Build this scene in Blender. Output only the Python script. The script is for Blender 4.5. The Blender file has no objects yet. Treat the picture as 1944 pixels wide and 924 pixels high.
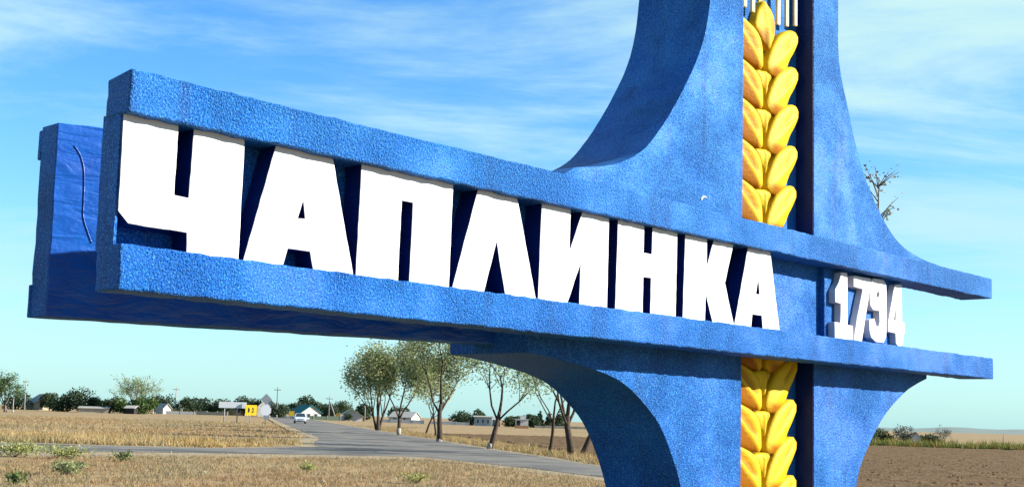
import bpy, bmesh, math, random
import numpy as np
from mathutils import Vector, Matrix, noise

R = math.radians
SC = bpy.context.scene
COL = SC.collection
random.seed(7)
RNG = np.random.default_rng(7)

# ------------------------------------------------------------------ camera
cd = bpy.data.cameras.new('camera')
cam = bpy.data.objects.new('camera', cd); COL.objects.link(cam); SC.camera = cam
cd.sensor_width = 36.0; cd.lens = 36 * 2400 / 1944; cd.shift_y = 70 / 1944
cd.clip_start = 0.1; cd.clip_end = 20000
PITCH, ROLL = R(6.293), R(1.518)
cam.matrix_world = (Matrix.Translation((0, 0, 1.6)) @ Matrix.Rotation(math.pi/2 + PITCH, 4, 'X')
                    @ Matrix.Rotation(ROLL, 4, 'Z'))

# ------------------------------------------------------------------ world, sun, exposure
SUN_EL, SUN_AZ = R(23.5), R(92.0)          # azimuth from +Y towards +X
w = bpy.data.worlds.new('World'); SC.world = w; w.use_nodes = True
nt = w.node_tree; N = nt.nodes; LK = nt.links.new
bg = N['Background']; bg.inputs[1].default_value = 0.070
sk = N.new('ShaderNodeTexSky'); sk.sky_type = 'NISHITA'; sk.sun_disc = False
sk.sun_elevation = SUN_EL; sk.sun_rotation = SUN_AZ
sk.air_density = 1.0; sk.dust_density = 0.0; sk.ozone_density = 4.0; sk.altitude = 0
hs = N.new('ShaderNodeHueSaturation'); hs.inputs['Saturation'].default_value = 1.22; hs.inputs['Value'].default_value = 1.0
LK(sk.outputs[0], hs.inputs['Color'])
tint = N.new('ShaderNodeMix'); tint.data_type = 'RGBA'; tint.blend_type = 'MULTIPLY'; tint.inputs[0].default_value = 1
LK(hs.outputs[0], tint.inputs[6]); tint.inputs[7].default_value = (0.98, 1.14, 1.25, 1)
tc = N.new('ShaderNodeTexCoord'); sep = N.new('ShaderNodeSeparateXYZ'); LK(tc.outputs['Generated'], sep.inputs[0])
def wmath(op, a, b=None, clamp=False):
    m = N.new('ShaderNodeMath'); m.operation = op; m.use_clamp = clamp
    for i, x in enumerate((a, b)):
        if x is None: continue
        if isinstance(x, (int, float)): m.inputs[i].default_value = x
        else: LK(x, m.inputs[i])
    return m.outputs[0]
zc = wmath('MAXIMUM', sep.outputs[2], 0.0)
# pale cyan haze near the horizon, all round
hz = wmath('POWER', wmath('SUBTRACT', 1.0, zc, True), 9.0)
hzm = N.new('ShaderNodeMix'); hzm.data_type = 'RGBA'
LK(wmath('MULTIPLY', hz, 0.92), hzm.inputs[0]); LK(tint.outputs[2], hzm.inputs[6]); hzm.inputs[7].default_value = (2.0, 3.65, 3.85, 1)
# thin high cloud on a flat layer overhead
den = wmath('ADD', zc, 0.10)
cmb = N.new('ShaderNodeCombineXYZ'); LK(wmath('DIVIDE', sep.outputs[0], den), cmb.inputs[0]); LK(wmath('DIVIDE', sep.outputs[1], den), cmb.inputs[1])
mp = N.new('ShaderNodeMapping'); mp.inputs['Location'].default_value = (6.6, 9.4, 0); mp.inputs['Rotation'].default_value = (0, 0, R(-14)); mp.inputs['Scale'].default_value = (0.55, 1.15, 1)
LK(cmb.outputs[0], mp.inputs[0])
nz = N.new('ShaderNodeTexNoise'); nz.inputs['Scale'].default_value = 1.25; nz.inputs['Detail'].default_value = 9; nz.inputs['Roughness'].default_value = 0.63; nz.inputs['Distortion'].default_value = 0.5
LK(mp.outputs[0], nz.inputs[0])
nz2 = N.new('ShaderNodeTexNoise'); nz2.inputs['Scale'].default_value = 0.42; nz2.inputs['Detail'].default_value = 2
LK(mp.outputs[0], nz2.inputs[0])
cf = wmath('ADD', wmath('MULTIPLY', nz.outputs[0], 0.72), wmath('MULTIPLY', nz2.outputs[0], 0.42))
cr = N.new('ShaderNodeMapRange'); cr.inputs[1].default_value = 0.455; cr.inputs[2].default_value = 0.70; cr.interpolation_type = 'SMOOTHSTEP'
LK(cf, cr.inputs[0])
clm = N.new('ShaderNodeMix'); clm.data_type = 'RGBA'
LK(wmath('MULTIPLY', cr.outputs[0], wmath('MULTIPLY', zc, 5.0, True)), clm.inputs[0]); LK(hzm.outputs[2], clm.inputs[6]); clm.inputs[7].default_value = (2.9, 4.35, 4.45, 1)
LK(clm.outputs[2], bg.inputs[0])

sl = bpy.data.lights.new('sun', 'SUN'); sl.energy = 5.0; sl.angle = R(0.53); sl.color = (1.0, 0.955, 0.87)
so = bpy.data.objects.new('sun', sl); COL.objects.link(so)
sd = Vector((math.sin(SUN_AZ) * math.cos(SUN_EL), math.cos(SUN_AZ) * math.cos(SUN_EL), math.sin(SUN_EL)))
so.rotation_euler = sd.to_track_quat('Z', 'Y').to_euler(); so.location = (60, 0, 40)

SC.view_settings.view_transform = 'Standard'; SC.view_settings.look = 'None'
SC.view_settings.exposure = 1.6; SC.view_settings.gamma = 1.0; SC.view_settings.use_curve_mapping = False
SC.cycles.max_bounces = 6; SC.cycles.transparent_max_bounces = 6

# ------------------------------------------------------------------ materials
KA = 0.62                                   # all paints and soils are this much darker than they look in the bright picture
def dk(c, k=KA): return tuple(x*k for x in c)
def mat(name, col, rough=0.8, var=None, scale=4.0, bump=0.0, bscale=40.0, bdist=0.01, spec=0.3, metal=0.0, detail=4.0, attr=None, transl=0.0, var2=None, scale2=0.5, bdetail=4.0):
    m = bpy.data.materials.new(name); m.use_nodes = True
    t = m.node_tree; p = t.nodes['Principled BSDF']; L = t.links.new
    p.inputs['Roughness'].default_value = rough; p.inputs['Metallic'].default_value = metal
    p.inputs['Specular IOR Level'].default_value = spec
    src = None
    tcn = t.nodes.new('ShaderNodeTexCoord')
    col = dk(col); var = dk(var) if var else None; var2 = dk(var2) if var2 else None
    c4 = (*col, 1)
    if attr:
        a = t.nodes.new('ShaderNodeAttribute'); a.attribute_name = attr; src = a.outputs['Color']
    elif var:
        n = t.nodes.new('ShaderNodeTexNoise'); n.inputs['Scale'].default_value = scale; n.inputs['Detail'].default_value = detail; n.inputs['Roughness'].default_value = 0.65
        L(tcn.outputs['Object'], n.inputs[0])
        r = t.nodes.new('ShaderNodeMapRange'); r.inputs[1].default_value = 0.36; r.inputs[2].default_value = 0.66
        L(n.outputs[0], r.inputs[0])
        x = t.nodes.new('ShaderNodeMix'); x.data_type = 'RGBA'; x.inputs[6].default_value = c4; x.inputs[7].default_value = (*var, 1)
        L(r.outputs[0], x.inputs[0]); src = x.outputs[2]
        if var2:
            n2 = t.nodes.new('ShaderNodeTexNoise'); n2.inputs['Scale'].default_value = scale2; n2.inputs['Detail'].default_value = 5
            L(tcn.outputs['Object'], n2.inputs[0])
            r2 = t.nodes.new('ShaderNodeMapRange'); r2.inputs[1].default_value = 0.48; r2.inputs[2].default_value = 0.64
            L(n2.outputs[0], r2.inputs[0])
            x2 = t.nodes.new('ShaderNodeMix'); x2.data_type = 'RGBA'; x2.inputs[7].default_value = (*var2, 1)
            L(r2.outputs[0], x2.inputs[0]); L(src, x2.inputs[6]); src = x2.outputs[2]
    if src is not None: L(src, p.inputs['Base Color'])
    else: p.inputs['Base Color'].default_value = c4
    if bump:
        n = t.nodes.new('ShaderNodeTexNoise'); n.inputs['Scale'].default_value = bscale; n.inputs['Detail'].default_value = bdetail; n.inputs['Roughness'].default_value = 0.6
        L(tcn.outputs['Object'], n.inputs[0])
        b = t.nodes.new('ShaderNodeBump'); b.inputs['Strength'].default_value = bump; b.inputs['Distance'].default_value = bdist
        L(n.outputs[0], b.inputs['Height']); L(b.outputs[0], p.inputs['Normal'])
    if transl:
        tr = t.nodes.new('ShaderNodeBsdfTranslucent'); mx = t.nodes.new('ShaderNodeMixShader'); mx.inputs[0].default_value = transl
        if src is not None: L(src, tr.inputs[0])
        else: tr.inputs[0].default_value = c4
        L(p.outputs[0], mx.inputs[1]); L(tr.outputs[0], mx.inputs[2]); L(mx.outputs[0], t.nodes['Material Output'].inputs[0])
    return m

def stucco(name, c0, c1, c2, bs=1.0, dist=0.022, rough=0.55):
    """sprayed cement render under oil paint: coarse relief, patchy paint"""
    m = bpy.data.materials.new(name); m.use_nodes = True
    c0, c1, c2 = dk(c0, 0.56), dk(c1, 0.56), dk(c2, 0.56)
    t = m.node_tree; p = t.nodes['Principled BSDF']; L = t.links.new
    p.inputs['Roughness'].default_value = rough; p.inputs['Specular IOR Level'].default_value = 0.14
    tcn = t.nodes.new('ShaderNodeTexCoord')
    def nse(scale, det, rgh=0.6):
        n = t.nodes.new('ShaderNodeTexNoise'); n.inputs['Scale'].default_value = scale; n.inputs['Detail'].default_value = det; n.inputs['Roughness'].default_value = rgh
        L(tcn.outputs['Object'], n.inputs[0]); return n.outputs[0]
    def mr(x, a, b):
        r = t.nodes.new('ShaderNodeMapRange'); r.inputs[1].default_value = a; r.inputs[2].default_value = b; L(x, r.inputs[0]); return r.outputs[0]
    def mixc(f, a, b):
        x = t.nodes.new('ShaderNodeMix'); x.data_type = 'RGBA'
        L(f, x.inputs[0])
        for i, v in ((6, a), (7, b)):
            if isinstance(v, tuple): x.inputs[i].default_value = (*v, 1)
            else: L(v, x.inputs[i])
        return x.outputs[2]
    big = mixc(mr(nse(0.8, 7, 0.7), 0.40, 0.62), c0, c1)
    hsp = t.nodes.new('ShaderNodeSeparateXYZ'); L(tcn.outputs['Object'], hsp.inputs[0])
    big = mixc(mr(hsp.outputs[2], 2.9, 4.6), big, mixc(mr(nse(1.7, 6, 0.7), 0.38, 0.62), c1, tuple(0.66*a_ + 0.34*b_ for a_, b_ in zip(c1, c2))))   # bleached by the weather higher up
    stm = t.nodes.new('ShaderNodeMapping'); stm.inputs['Scale'].default_value = (5.0, 5.0, 0.35); L(tcn.outputs['Object'], stm.inputs[0])
    stn = t.nodes.new('ShaderNodeTexNoise'); stn.inputs['Scale'].default_value = 1.0; stn.inputs['Detail'].default_value = 5; L(stm.outputs[0], stn.inputs[0])
    big = mixc(mr(stn.outputs[0], 0.56, 0.80), big, (c0[0]*1.6 + 0.006, c0[1]*0.62, c0[2]*0.55))                          # rain streaks
    sp = nse(60, 3, 0.75)
    col = mixc(mr(sp, 0.52, 0.68), mixc(mr(sp, 0.47, 0.34), big, (c0[0]*0.5, c0[1]*0.45, c0[2]*0.6)), c2)
    col = mixc(mr(nse(17, 4, 0.7), 0.735, 0.76), col, (0.30, 0.42, 0.52))     # chips down to the pale undercoat
    L(col, p.inputs['Base Color'])
    grain = nse(66, 3, 0.6)
    v = t.nodes.new('ShaderNodeTexVoronoi'); v.inputs['Scale'].default_value = 80; L(tcn.outputs['Object'], v.inputs['Vector'])
    wav = nse(3.0, 3)
    a = t.nodes.new('ShaderNodeMath'); a.operation = 'MULTIPLY_ADD'; L(v.outputs['Distance'], a.inputs[0]); a.inputs[1].default_value = -0.45; L(grain, a.inputs[2])
    a2 = t.nodes.new('ShaderNodeMath'); a2.operation = 'MULTIPLY_ADD'; L(wav, a2.inputs[0]); a2.inputs[1].default_value = 0.9; L(a.outputs[0], a2.inputs[2])
    b = t.nodes.new('ShaderNodeBump'); b.inputs['Distance'].default_value = dist
    sm = t.nodes.new('ShaderNodeMapRange'); sm.inputs[1].default_value = 0.40; sm.inputs[2].default_value = 0.60; sm.inputs[3].default_value = 0.38*bs; sm.inputs[4].default_value = bs; L(nse(0.9, 4), sm.inputs[0]); L(sm.outputs[0], b.inputs['Strength'])
    L(a2.outputs[0], b.inputs['Height']); L(b.outputs[0], p.inputs['Normal'])
    return m

M = {}
M['blue'] = stucco('blue_stucco', (0.003, 0.125, 0.54), (0.007, 0.172, 0.63), (0.10, 0.42, 0.85), dist=0.034, rough=0.5)
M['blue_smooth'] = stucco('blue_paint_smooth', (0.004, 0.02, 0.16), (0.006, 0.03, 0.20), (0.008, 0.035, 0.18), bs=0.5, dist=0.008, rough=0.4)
def gloss_blue():
    m = mat('blue_gloss_paint', (0.002, 0.075, 0.40), 0.36, (0.003, 0.11, 0.50), 3, spec=0.4)
    t = m.node_tree; L = t.links.new; tcn = t.nodes.new('ShaderNodeTexCoord'); mpp = t.nodes.new('ShaderNodeMapping'); mpp.inputs['Scale'].default_value = (1.6, 1.6, 6.0); mpp.inputs['Rotation'].default_value = (0, R(12), 0)
    L(tcn.outputs['Object'], mpp.inputs[0])
    n = t.nodes.new('ShaderNodeTexNoise'); n.inputs['Scale'].default_value = 1.5; n.inputs['Detail'].default_value = 4; n.inputs['Distortion'].default_value = 0.8; L(mpp.outputs[0], n.inputs[0])
    n2 = t.nodes.new('ShaderNodeTexNoise'); n2.inputs['Scale'].default_value = 30; n2.inputs['Detail'].default_value = 3; L(tcn.outputs['Object'], n2.inputs[0])
    a = t.nodes.new('ShaderNodeMath'); a.operation = 'MULTIPLY_ADD'; L(n2.outputs[0], a.inputs[0]); a.inputs[1].default_value = 0.10; L(n.outputs[0], a.inputs[2])
    b = t.nodes.new('ShaderNodeBump'); b.inputs['Strength'].default_value = 0.5; b.inputs['Distance'].default_value = 0.06; L(a.outputs[0], b.inputs['Height']); L(b.outputs[0], t.nodes['Principled BSDF'].inputs['Normal'])
    return m
M['blue_gloss'] = gloss_blue()
M['letter_white'] = mat('letter_white', (0.80, 0.80, 0.81), 0.6, (0.72, 0.72, 0.74), 6, 0.35, 30, 0.006)
M['digit_white'] = mat('digit_white', (0.78, 0.76, 0.79), 0.5, (0.70, 0.68, 0.74), 5, 0.2, 30, 0.004)
M['yellow'] = mat('ear_yellow', (0.86, 0.55, 0.012), 0.5, (0.80, 0.47, 0.008), 9, 0.3, 22, 0.008)
M['ochre'] = mat('ear_ochre', (0.62, 0.27, 0.008), 0.55, (0.72, 0.36, 0.01), 9, 0.3, 22, 0.008)
M['ear'] = mat('ear_paint', (0.8, 0.5, 0.01), 0.55, spec=0.1, bump=0.5, bscale=30, bdist=0.012, attr='tone')
M['cream'] = mat('awn_cream', (0.92, 0.80, 0.42), 0.6, (0.75, 0.55, 0.2), 6)
M['concrete'] = mat('concrete', (0.30, 0.29, 0.27), 0.9, (0.22, 0.21, 0.2), 3, 0.4, 30)
M['earth'] = mat('dry_field_soil', (0.36, 0.24, 0.12), 0.95, (0.46, 0.32, 0.17), 1.3, 0.8, 9, 0.06, 0.1, var2=(0.33, 0.25, 0.13), scale2=0.07, detail=8)
M['plough'] = mat('ploughed_soil', (0.15, 0.09, 0.045), 0.95, (0.24, 0.155, 0.085), 1.4, 0.7, 5, 0.10, 0.05, var2=(0.18, 0.115, 0.06), scale2=0.25, detail=10)
M['asphalt'] = mat('old_asphalt', (0.19, 0.18, 0.165), 0.9, (0.30, 0.275, 0.24), 0.8, 0.3, 60, 0.01, 0.05, var2=(0.13, 0.125, 0.12), scale2=0.22, detail=8)
M['gravel'] = mat('pale_gravel', (0.50, 0.40, 0.26), 0.95, (0.33, 0.25, 0.16), 0.9, 0.8, 14, 0.04, 0.05, var2=(0.40, 0.33, 0.23), scale2=0.35, detail=10)
M['grass'] = mat('dry_grass', (0.3, 0.2, 0.1), 0.8, attr='tone', transl=0.25, spec=0.15)
M['leaf'] = mat('leaves', (0.08, 0.12, 0.04), 0.7, attr='tone', transl=0.42, spec=0.15)
M['bark'] = mat('bark', (0.06, 0.045, 0.035), 0.95, (0.11, 0.08, 0.058), 6, 0.8, 14, 0.03, 0.1)
M['bark_pale'] = mat('bark_pale', (0.22, 0.19, 0.15), 0.95, (0.14, 0.12, 0.10), 5, 0.6, 14, 0.03, 0.1)
M['lime'] = mat('limewash', (0.55, 0.52, 0.47), 0.9, (0.20, 0.17, 0.14), 9)
M['wall_white'] = mat('wall_white', (0.70, 0.68, 0.63), 0.9, (0.6, 0.57, 0.52), 0.8)
M['wall_cream'] = mat('wall_cream', (0.62, 0.52, 0.36), 0.9, (0.5, 0.42, 0.3), 0.8)
M['wall_blue'] = mat('wall_pale_blue', (0.42, 0.52, 0.55), 0.9, (0.35, 0.43, 0.46), 0.8)
M['wall_brick'] = mat('wall_orange', (0.50, 0.25, 0.11), 0.9, (0.42, 0.2, 0.1), 1.5)
M['roof_grey'] = mat('roof_asbestos', (0.36, 0.35, 0.32), 0.9, (0.46, 0.44, 0.38), 1, spec=0.03)
M['roof_teal'] = mat('roof_teal', (0.03, 0.20, 0.20), 0.6, (0.04, 0.25, 0.24), 1, spec=0.03)
M['roof_green'] = mat('roof_pale_green', (0.30, 0.40, 0.24), 0.8, (0.36, 0.40, 0.28), 1, spec=0.03)
M['roof_pale'] = mat('roof_pale', (0.55, 0.52, 0.46), 0.8, (0.45, 0.43, 0.38), 1, spec=0.03)
M['dark'] = mat('dark_interior', (0.03, 0.028, 0.025), 0.9)
M['frame_white'] = mat('frame_white', (0.7, 0.7, 0.68), 0.6)
M['glass'] = mat('window_glass', (0.03, 0.04, 0.05), 0.08, spec=0.8)
M['wood'] = mat('grey_wood', (0.26, 0.23, 0.20), 0.9, (0.18, 0.16, 0.14), 5)
M['pole_grey'] = mat('pole_concrete', (0.42, 0.40, 0.37), 0.9, (0.33, 0.31, 0.29), 4)
M['steel'] = mat('galvanised', (0.34, 0.38, 0.42), 0.45, (0.28, 0.31, 0.35), 4, metal=0.4)
M['sign_white'] = mat('sign_white', (0.72, 0.76, 0.80), 0.4)
M['sign_yellow'] = mat('sign_yellow', (0.85, 0.55, 0.02), 0.4)
M['sign_orange'] = mat('sign_orange', (0.80, 0.40, 0.06), 0.5)
M['sign_black'] = mat('sign_black', (0.02, 0.02, 0.02), 0.5)
M['car_paint'] = mat('car_paint', (0.66, 0.70, 0.80), 0.25, spec=0.6)
M['tyre'] = mat('tyre', (0.02, 0.02, 0.02), 0.9)
M['rim'] = mat('rim', (0.45, 0.46, 0.48), 0.35, metal=0.7)
M['lamp'] = mat('headlight', (0.8, 0.82, 0.85), 0.1, spec=0.8)
M['plate_red'] = mat('bumper_red', (0.35, 0.06, 0.04), 0.5)
M['hill'] = mat('far_hill', (0.23, 0.28, 0.26), 0.95, (0.19, 0.24, 0.2), 0.01)
M['stone'] = mat('pale_stone', (0.55, 0.50, 0.42), 0.9, (0.4, 0.36, 0.3), 20)

# ------------------------------------------------------------------ helpers
def link(o, parent=None):
    COL.objects.link(o)
    if parent is not None: o.parent = parent
    return o
def empty(name, loc=(0, 0, 0), rz=0.0):
    o = bpy.data.objects.new(name, None); o.empty_display_size = 0.2
    o.location = loc; o.rotation_euler = (0, 0, rz); return link(o)
def tag(o, label=None, cat=None, group=None, kind=None):
    if label: o['label'] = label
    if cat: o['category'] = cat
    if group: o['group'] = group
    if kind: o['kind'] = kind
    return o
def meshobj(name, verts, faces, m, parent=None, smooth=False, fmats=None, tone=None):
    me = bpy.data.meshes.new(name)
    me.from_pydata([tuple(v) for v in verts], [], [tuple(f) for f in faces])
    ms = m if isinstance(m, (list, tuple)) else [m]
    for x in ms: me.materials.append(x)
    if fmats is not None: me.polygons.foreach_set('material_index', np.asarray(fmats, dtype=np.int32))
    if tone is not None:
        a = me.color_attributes.new('tone', 'FLOAT_COLOR', 'POINT')
        c = np.ones((len(me.vertices), 4), dtype=np.float32); c[:, :3] = np.asarray(tone)*KA
        a.data.foreach_set('color', c.ravel())
    me.update()
    if smooth: me.shade_smooth()
    return link(bpy.data.objects.new(name, me), parent)
def npmesh(name, V, F, m, parent=None, tone=None, smooth=False, fmats=None):
    """V (n,3) float, F (k,3|4) int"""
    me = bpy.data.meshes.new(name); V = np.asarray(V, np.float32); F = np.asarray(F, np.int32); k = F.shape[1]
    me.vertices.add(len(V)); me.vertices.foreach_set('co', V.ravel())
    me.loops.add(F.size); me.loops.foreach_set('vertex_index', F.ravel())
    me.polygons.add(len(F)); me.polygons.foreach_set('loop_start', np.arange(0, F.size, k, dtype=np.int32))
    me.polygons.foreach_set('loop_total', np.full(len(F), k, dtype=np.int32))
    for x in (m if isinstance(m, (list, tuple)) else [m]): me.materials.append(x)
    if fmats is not None: me.polygons.foreach_set('material_index', np.asarray(fmats, np.int32))
    me.update(calc_edges=True); me.validate()
    if tone is not None:
        a = me.color_attributes.new('tone', 'FLOAT_COLOR', 'POINT')
        c = np.ones((len(V), 4), np.float32); c[:, :3] = np.asarray(tone)*(KA if m is not M['leaf'] else 0.9); a.data.foreach_set('color', c.ravel())
    if smooth: me.shade_smooth()
    return link(bpy.data.objects.new(name, me), parent)

def densify(pts, step, jit, rnd):
    out = []
    n = len(pts)
    for i in range(n):
        a, b = pts[i], pts[(i + 1) % n]
        d = math.hypot(b[0]-a[0], b[1]-a[1]); k = max(1, int(d / step))
        for j in range(k):
            t = j / k; f = 0.4 if j == 0 else 1.0
            out.append((a[0] + (b[0]-a[0])*t + rnd.uniform(-jit, jit)*f, a[1] + (b[1]-a[1])*t + rnd.uniform(-jit, jit)*f))
    return out
def spline(pts, sub=6):
    out = []
    P = [pts[0]] + list(pts) + [pts[-1]]
    for i in range(1, len(P) - 2):
        p0, p1, p2, p3 = P[i-1], P[i], P[i+1], P[i+2]
        for j in range(sub):
            t = j / sub
            out.append(tuple(0.5*((2*p1[k]) + (-p0[k]+p2[k])*t + (2*p0[k]-5*p1[k]+4*p2[k]-p3[k])*t*t + (-p0[k]+3*p1[k]-3*p2[k]+p3[k])*t**3) for k in (0, 1)))
    out.append(tuple(pts[-1])); return out
def prism(name, outline, m, parent, fmap, step=0.1, jit=0.004, holes=(), side=None, bevel=0.012, seed=1, smooth=True, bseg=2):
    """outline polygon -> solid; fmap(a, b, s) gives the 3D point, s = 0 front, 1 back"""
    rnd = random.Random(seed)
    loops = [densify(outline, step, jit, rnd)] + [densify(h, step, jit*0.5, rnd) for h in holes]
    bm = bmesh.new(); idx = []
    for lp in loops:
        vs = [bm.verts.new((a, b, 0)) for a, b in lp]; idx.append(vs)
        for i in range(len(vs)): bm.edges.new((vs[i], vs[(i+1) % len(vs)]))
    bmesh.ops.triangle_fill(bm, edges=bm.edges[:], use_beauty=True, use_dissolve=False)
    bm.verts.index_update(); bm.verts.ensure_lookup_table()
    tris = [[v.index for v in f.verts] for f in bm.faces]; flat = [(v.co.x, v.co.y) for v in bm.verts]
    lidx = [[v.index for v in l] for l in idx]; bm.free()
    n = len(flat)
    V = [fmap(a, b, 0) for a, b in flat] + [fmap(a, b, 1) for a, b in flat]
    F = [t for t in tris] + [[i + n for i in reversed(t)] for t in tris]; fm = [0]*len(tris) + [0]*len(tris)
    for l in lidx:
        for i in range(len(l)):
            a, b = l[i], l[(i+1) % len(l)]; F.append([a, b, b+n, a+n]); fm.append(1 if side else 0)
    me = bpy.data.meshes.new(name); me.from_pydata(V, [], F)
    me.materials.append(m)
    if side: me.materials.append(side)
    me.polygons.foreach_set('material_index', np.asarray(fm, np.int32))
    b = bmesh.new(); b.from_mesh(me); bmesh.ops.recalc_face_normals(b, faces=b.faces[:]); b.to_mesh(me); b.free()
    me.update()
    if smooth: me.shade_smooth(); me.set_sharp_from_angle(angle=R(38))
    o = link(bpy.data.objects.new(name, me), parent)
    if bevel:
        md = o.modifiers.new('bevel', 'BEVEL'); md.width = bevel; md.segments = bseg; md.limit_method = 'ANGLE'; md.angle_limit = R(45)
    return o
def box_vf(x0, x1, y0, y1, z0, z1):
    V = [(x0,y0,z0),(x1,y0,z0),(x1,y1,z0),(x0,y1,z0),(x0,y0,z1),(x1,y0,z1),(x1,y1,z1),(x0,y1,z1)]
    return V, [(0,3,2,1),(4,5,6,7),(0,1,5,4),(1,2,6,5),(2,3,7,6),(3,0,4,7)]
def box(name, x0, x1, y0, y1, z0, z1, m, parent=None, bevel=0.0):
    V, F = box_vf(x0, x1, y0, y1, z0, z1); o = meshobj(name, V, F, m, parent)
    if bevel:
        md = o.modifiers.new('bevel', 'BEVEL'); md.width = bevel; md.segments = 2
    return o
def tube_vf(path, radii, n=7, off=0):
    V, F = [], []
    path = [Vector(p) for p in path]
    for i, p in enumerate(path):
        d = (path[min(i+1, len(path)-1)] - path[max(i-1, 0)]).normalized()
        a = d.cross(Vector((0.31, 0.87, 0.12)));
        if a.length < 1e-3: a = d.cross(Vector((1, 0, 0)))
        a.normalize(); b = d.cross(a)
        for k in range(n):
            t = 2*math.pi*k/n; V.append(p + (a*math.cos(t) + b*math.sin(t))*radii[i])
    for i in range(len(path)-1):
        for k in range(n):
            F.append((off+i*n+k, off+i*n+(k+1) % n, off+(i+1)*n+(k+1) % n, off+(i+1)*n+k))
    F.append(tuple(off+k for k in reversed(range(n)))); F.append(tuple(off+(len(path)-1)*n+k for k in range(n)))
    return V, F
def tube(name, path, radii, m, parent=None, n=8):
    if isinstance(radii, (int, float)): radii = [radii]*len(path)
    V, F = tube_vf(path, radii, n); return meshobj(name, V, F, m, parent, smooth=True)

def H(x, y):
    """lie of the land: the village stands on a faint rise"""
    if y < 120: return 0.0
    return (min(y, 900) - 120) * 0.0042 * min(1.0, max(0.0, (-x / y) / 0.2))

# ------------------------------------------------------------------ ground, roads, fields
def polar_ground():
    rs = [0, 6, 12, 18, 24, 30, 36, 44, 52, 60, 70, 80, 95, 110, 120, 130, 145, 165, 190, 220, 260, 310, 370, 450, 560, 720, 1000, 1500, 2500, 4500, 8000]
    V, F = [(0, 0, 0)], []
    n = 120
    for r in rs[1:]:
        for k in range(n):
            a = 2*math.pi*k/n; x, y = r*math.sin(a), r*math.cos(a); V.append((x, y, H(x, y)))
    for k in range(n): F.append((0, 1+(k+1) % n, 1+k))
    for i in range(len(rs)-2):
        for k in range(n):
            a = 1+i*n; F.append((a+k, a+(k+1) % n, a+n+(k+1) % n, a+n+k))
    return V, F
V, F = polar_ground()
tag(meshobj('ground', V, F, M['earth'], smooth=True), kind='structure')

def strip(name, left, right, z, m):
    """road surface between two edge lines, cut finely so that it follows the land"""
    V, F = [], []
    n = len(left)
    for i in range(n - 1):
        k = max(1, int(math.dist(left[i], left[i+1]) / 3))
        for j in range(k + (1 if i == n - 2 else 0)):
            t = j / k
            for q in range(7):
                s = q / 6
                lx, ly = left[i][0]+(left[i+1][0]-left[i][0])*t, left[i][1]+(left[i+1][1]-left[i][1])*t
                rx, ry = right[i][0]+(right[i+1][0]-right[i][0])*t, right[i][1]+(right[i+1][1]-right[i][1])*t
                wob = 0.22 * noise.noise(Vector((lx*0.35+q*3.1, ly*0.35, z*90)))
                e = (1 if q == 6 else -1 if q == 0 else 0) * wob
                x, y = lx+(rx-lx)*s + e, ly+(ry-ly)*s + e
                V.append((x, y, H(x, y) + z + (0.06 if y > 120 else 0)))
    for i in range(len(V)//7 - 1):
        for q in range(6): a = i*7+q; F.append((a, a+1, a+8, a+7))
    return tag(meshobj(name, V, F, m), kind='structure')
RL = spline([(8.5, 20), (5.6, 29), (2.8, 37.6), (-1.2, 47.6), (-5.2, 56), (-9.6, 65), (-11.6, 77), (-13.6, 92), (-18.8, 117), (-30.6, 174), (-41, 225), (-54, 290), (-70, 380)], 4)
RR = spline([(15.5, 20), (9, 33), (3.5, 46), (1.6, 56.2), (-0.9, 68.3), (-3.8, 84.3), (-5.6, 95), (-8.2, 107), (-11.6, 125), (-21.6, 174), (-32, 225), (-45, 290), (-60, 380)], 4)
def offset(L, d):
    out = []
    for i, p in enumerate(L):
        a, b = L[max(0, i-1)], L[min(len(L)-1, i+1)]; t = Vector((b[0]-a[0], b[1]-a[1])).normalized()
        out.append((p[0] - t.y*d, p[1] + t.x*d))
    return out
strip('road_verge', offset(RL, 1.1), offset(RR, -0.7), 0.008, M['gravel'])
SF = spline([(-70, 50), (-45, 56.5), (-22.5, 56.8), (-17.6, 56.3), (-13.3, 57.2), (-10.8, 61), (-8.2, 67)], 4)
SN = spline([(-60, 28), (-36, 39), (-18.2, 46.5), (-11.9, 50.2), (-7.4, 51.6), (-3.6, 52.2), (-1.0, 49)], 4)
SN2 = [(x, y) for x, y in SN]
strip('side_road_verge', offset(SF, 1.6), [(x + 0.4, y - 4.6 - 0.8*math.sin(x*0.4)) for x, y in SN], 0.004, M['gravel'])
strip('side_road', SF, SN2, 0.013, M['asphalt'])
strip('main_road', RL, RR, 0.018, M['asphalt'])

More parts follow.
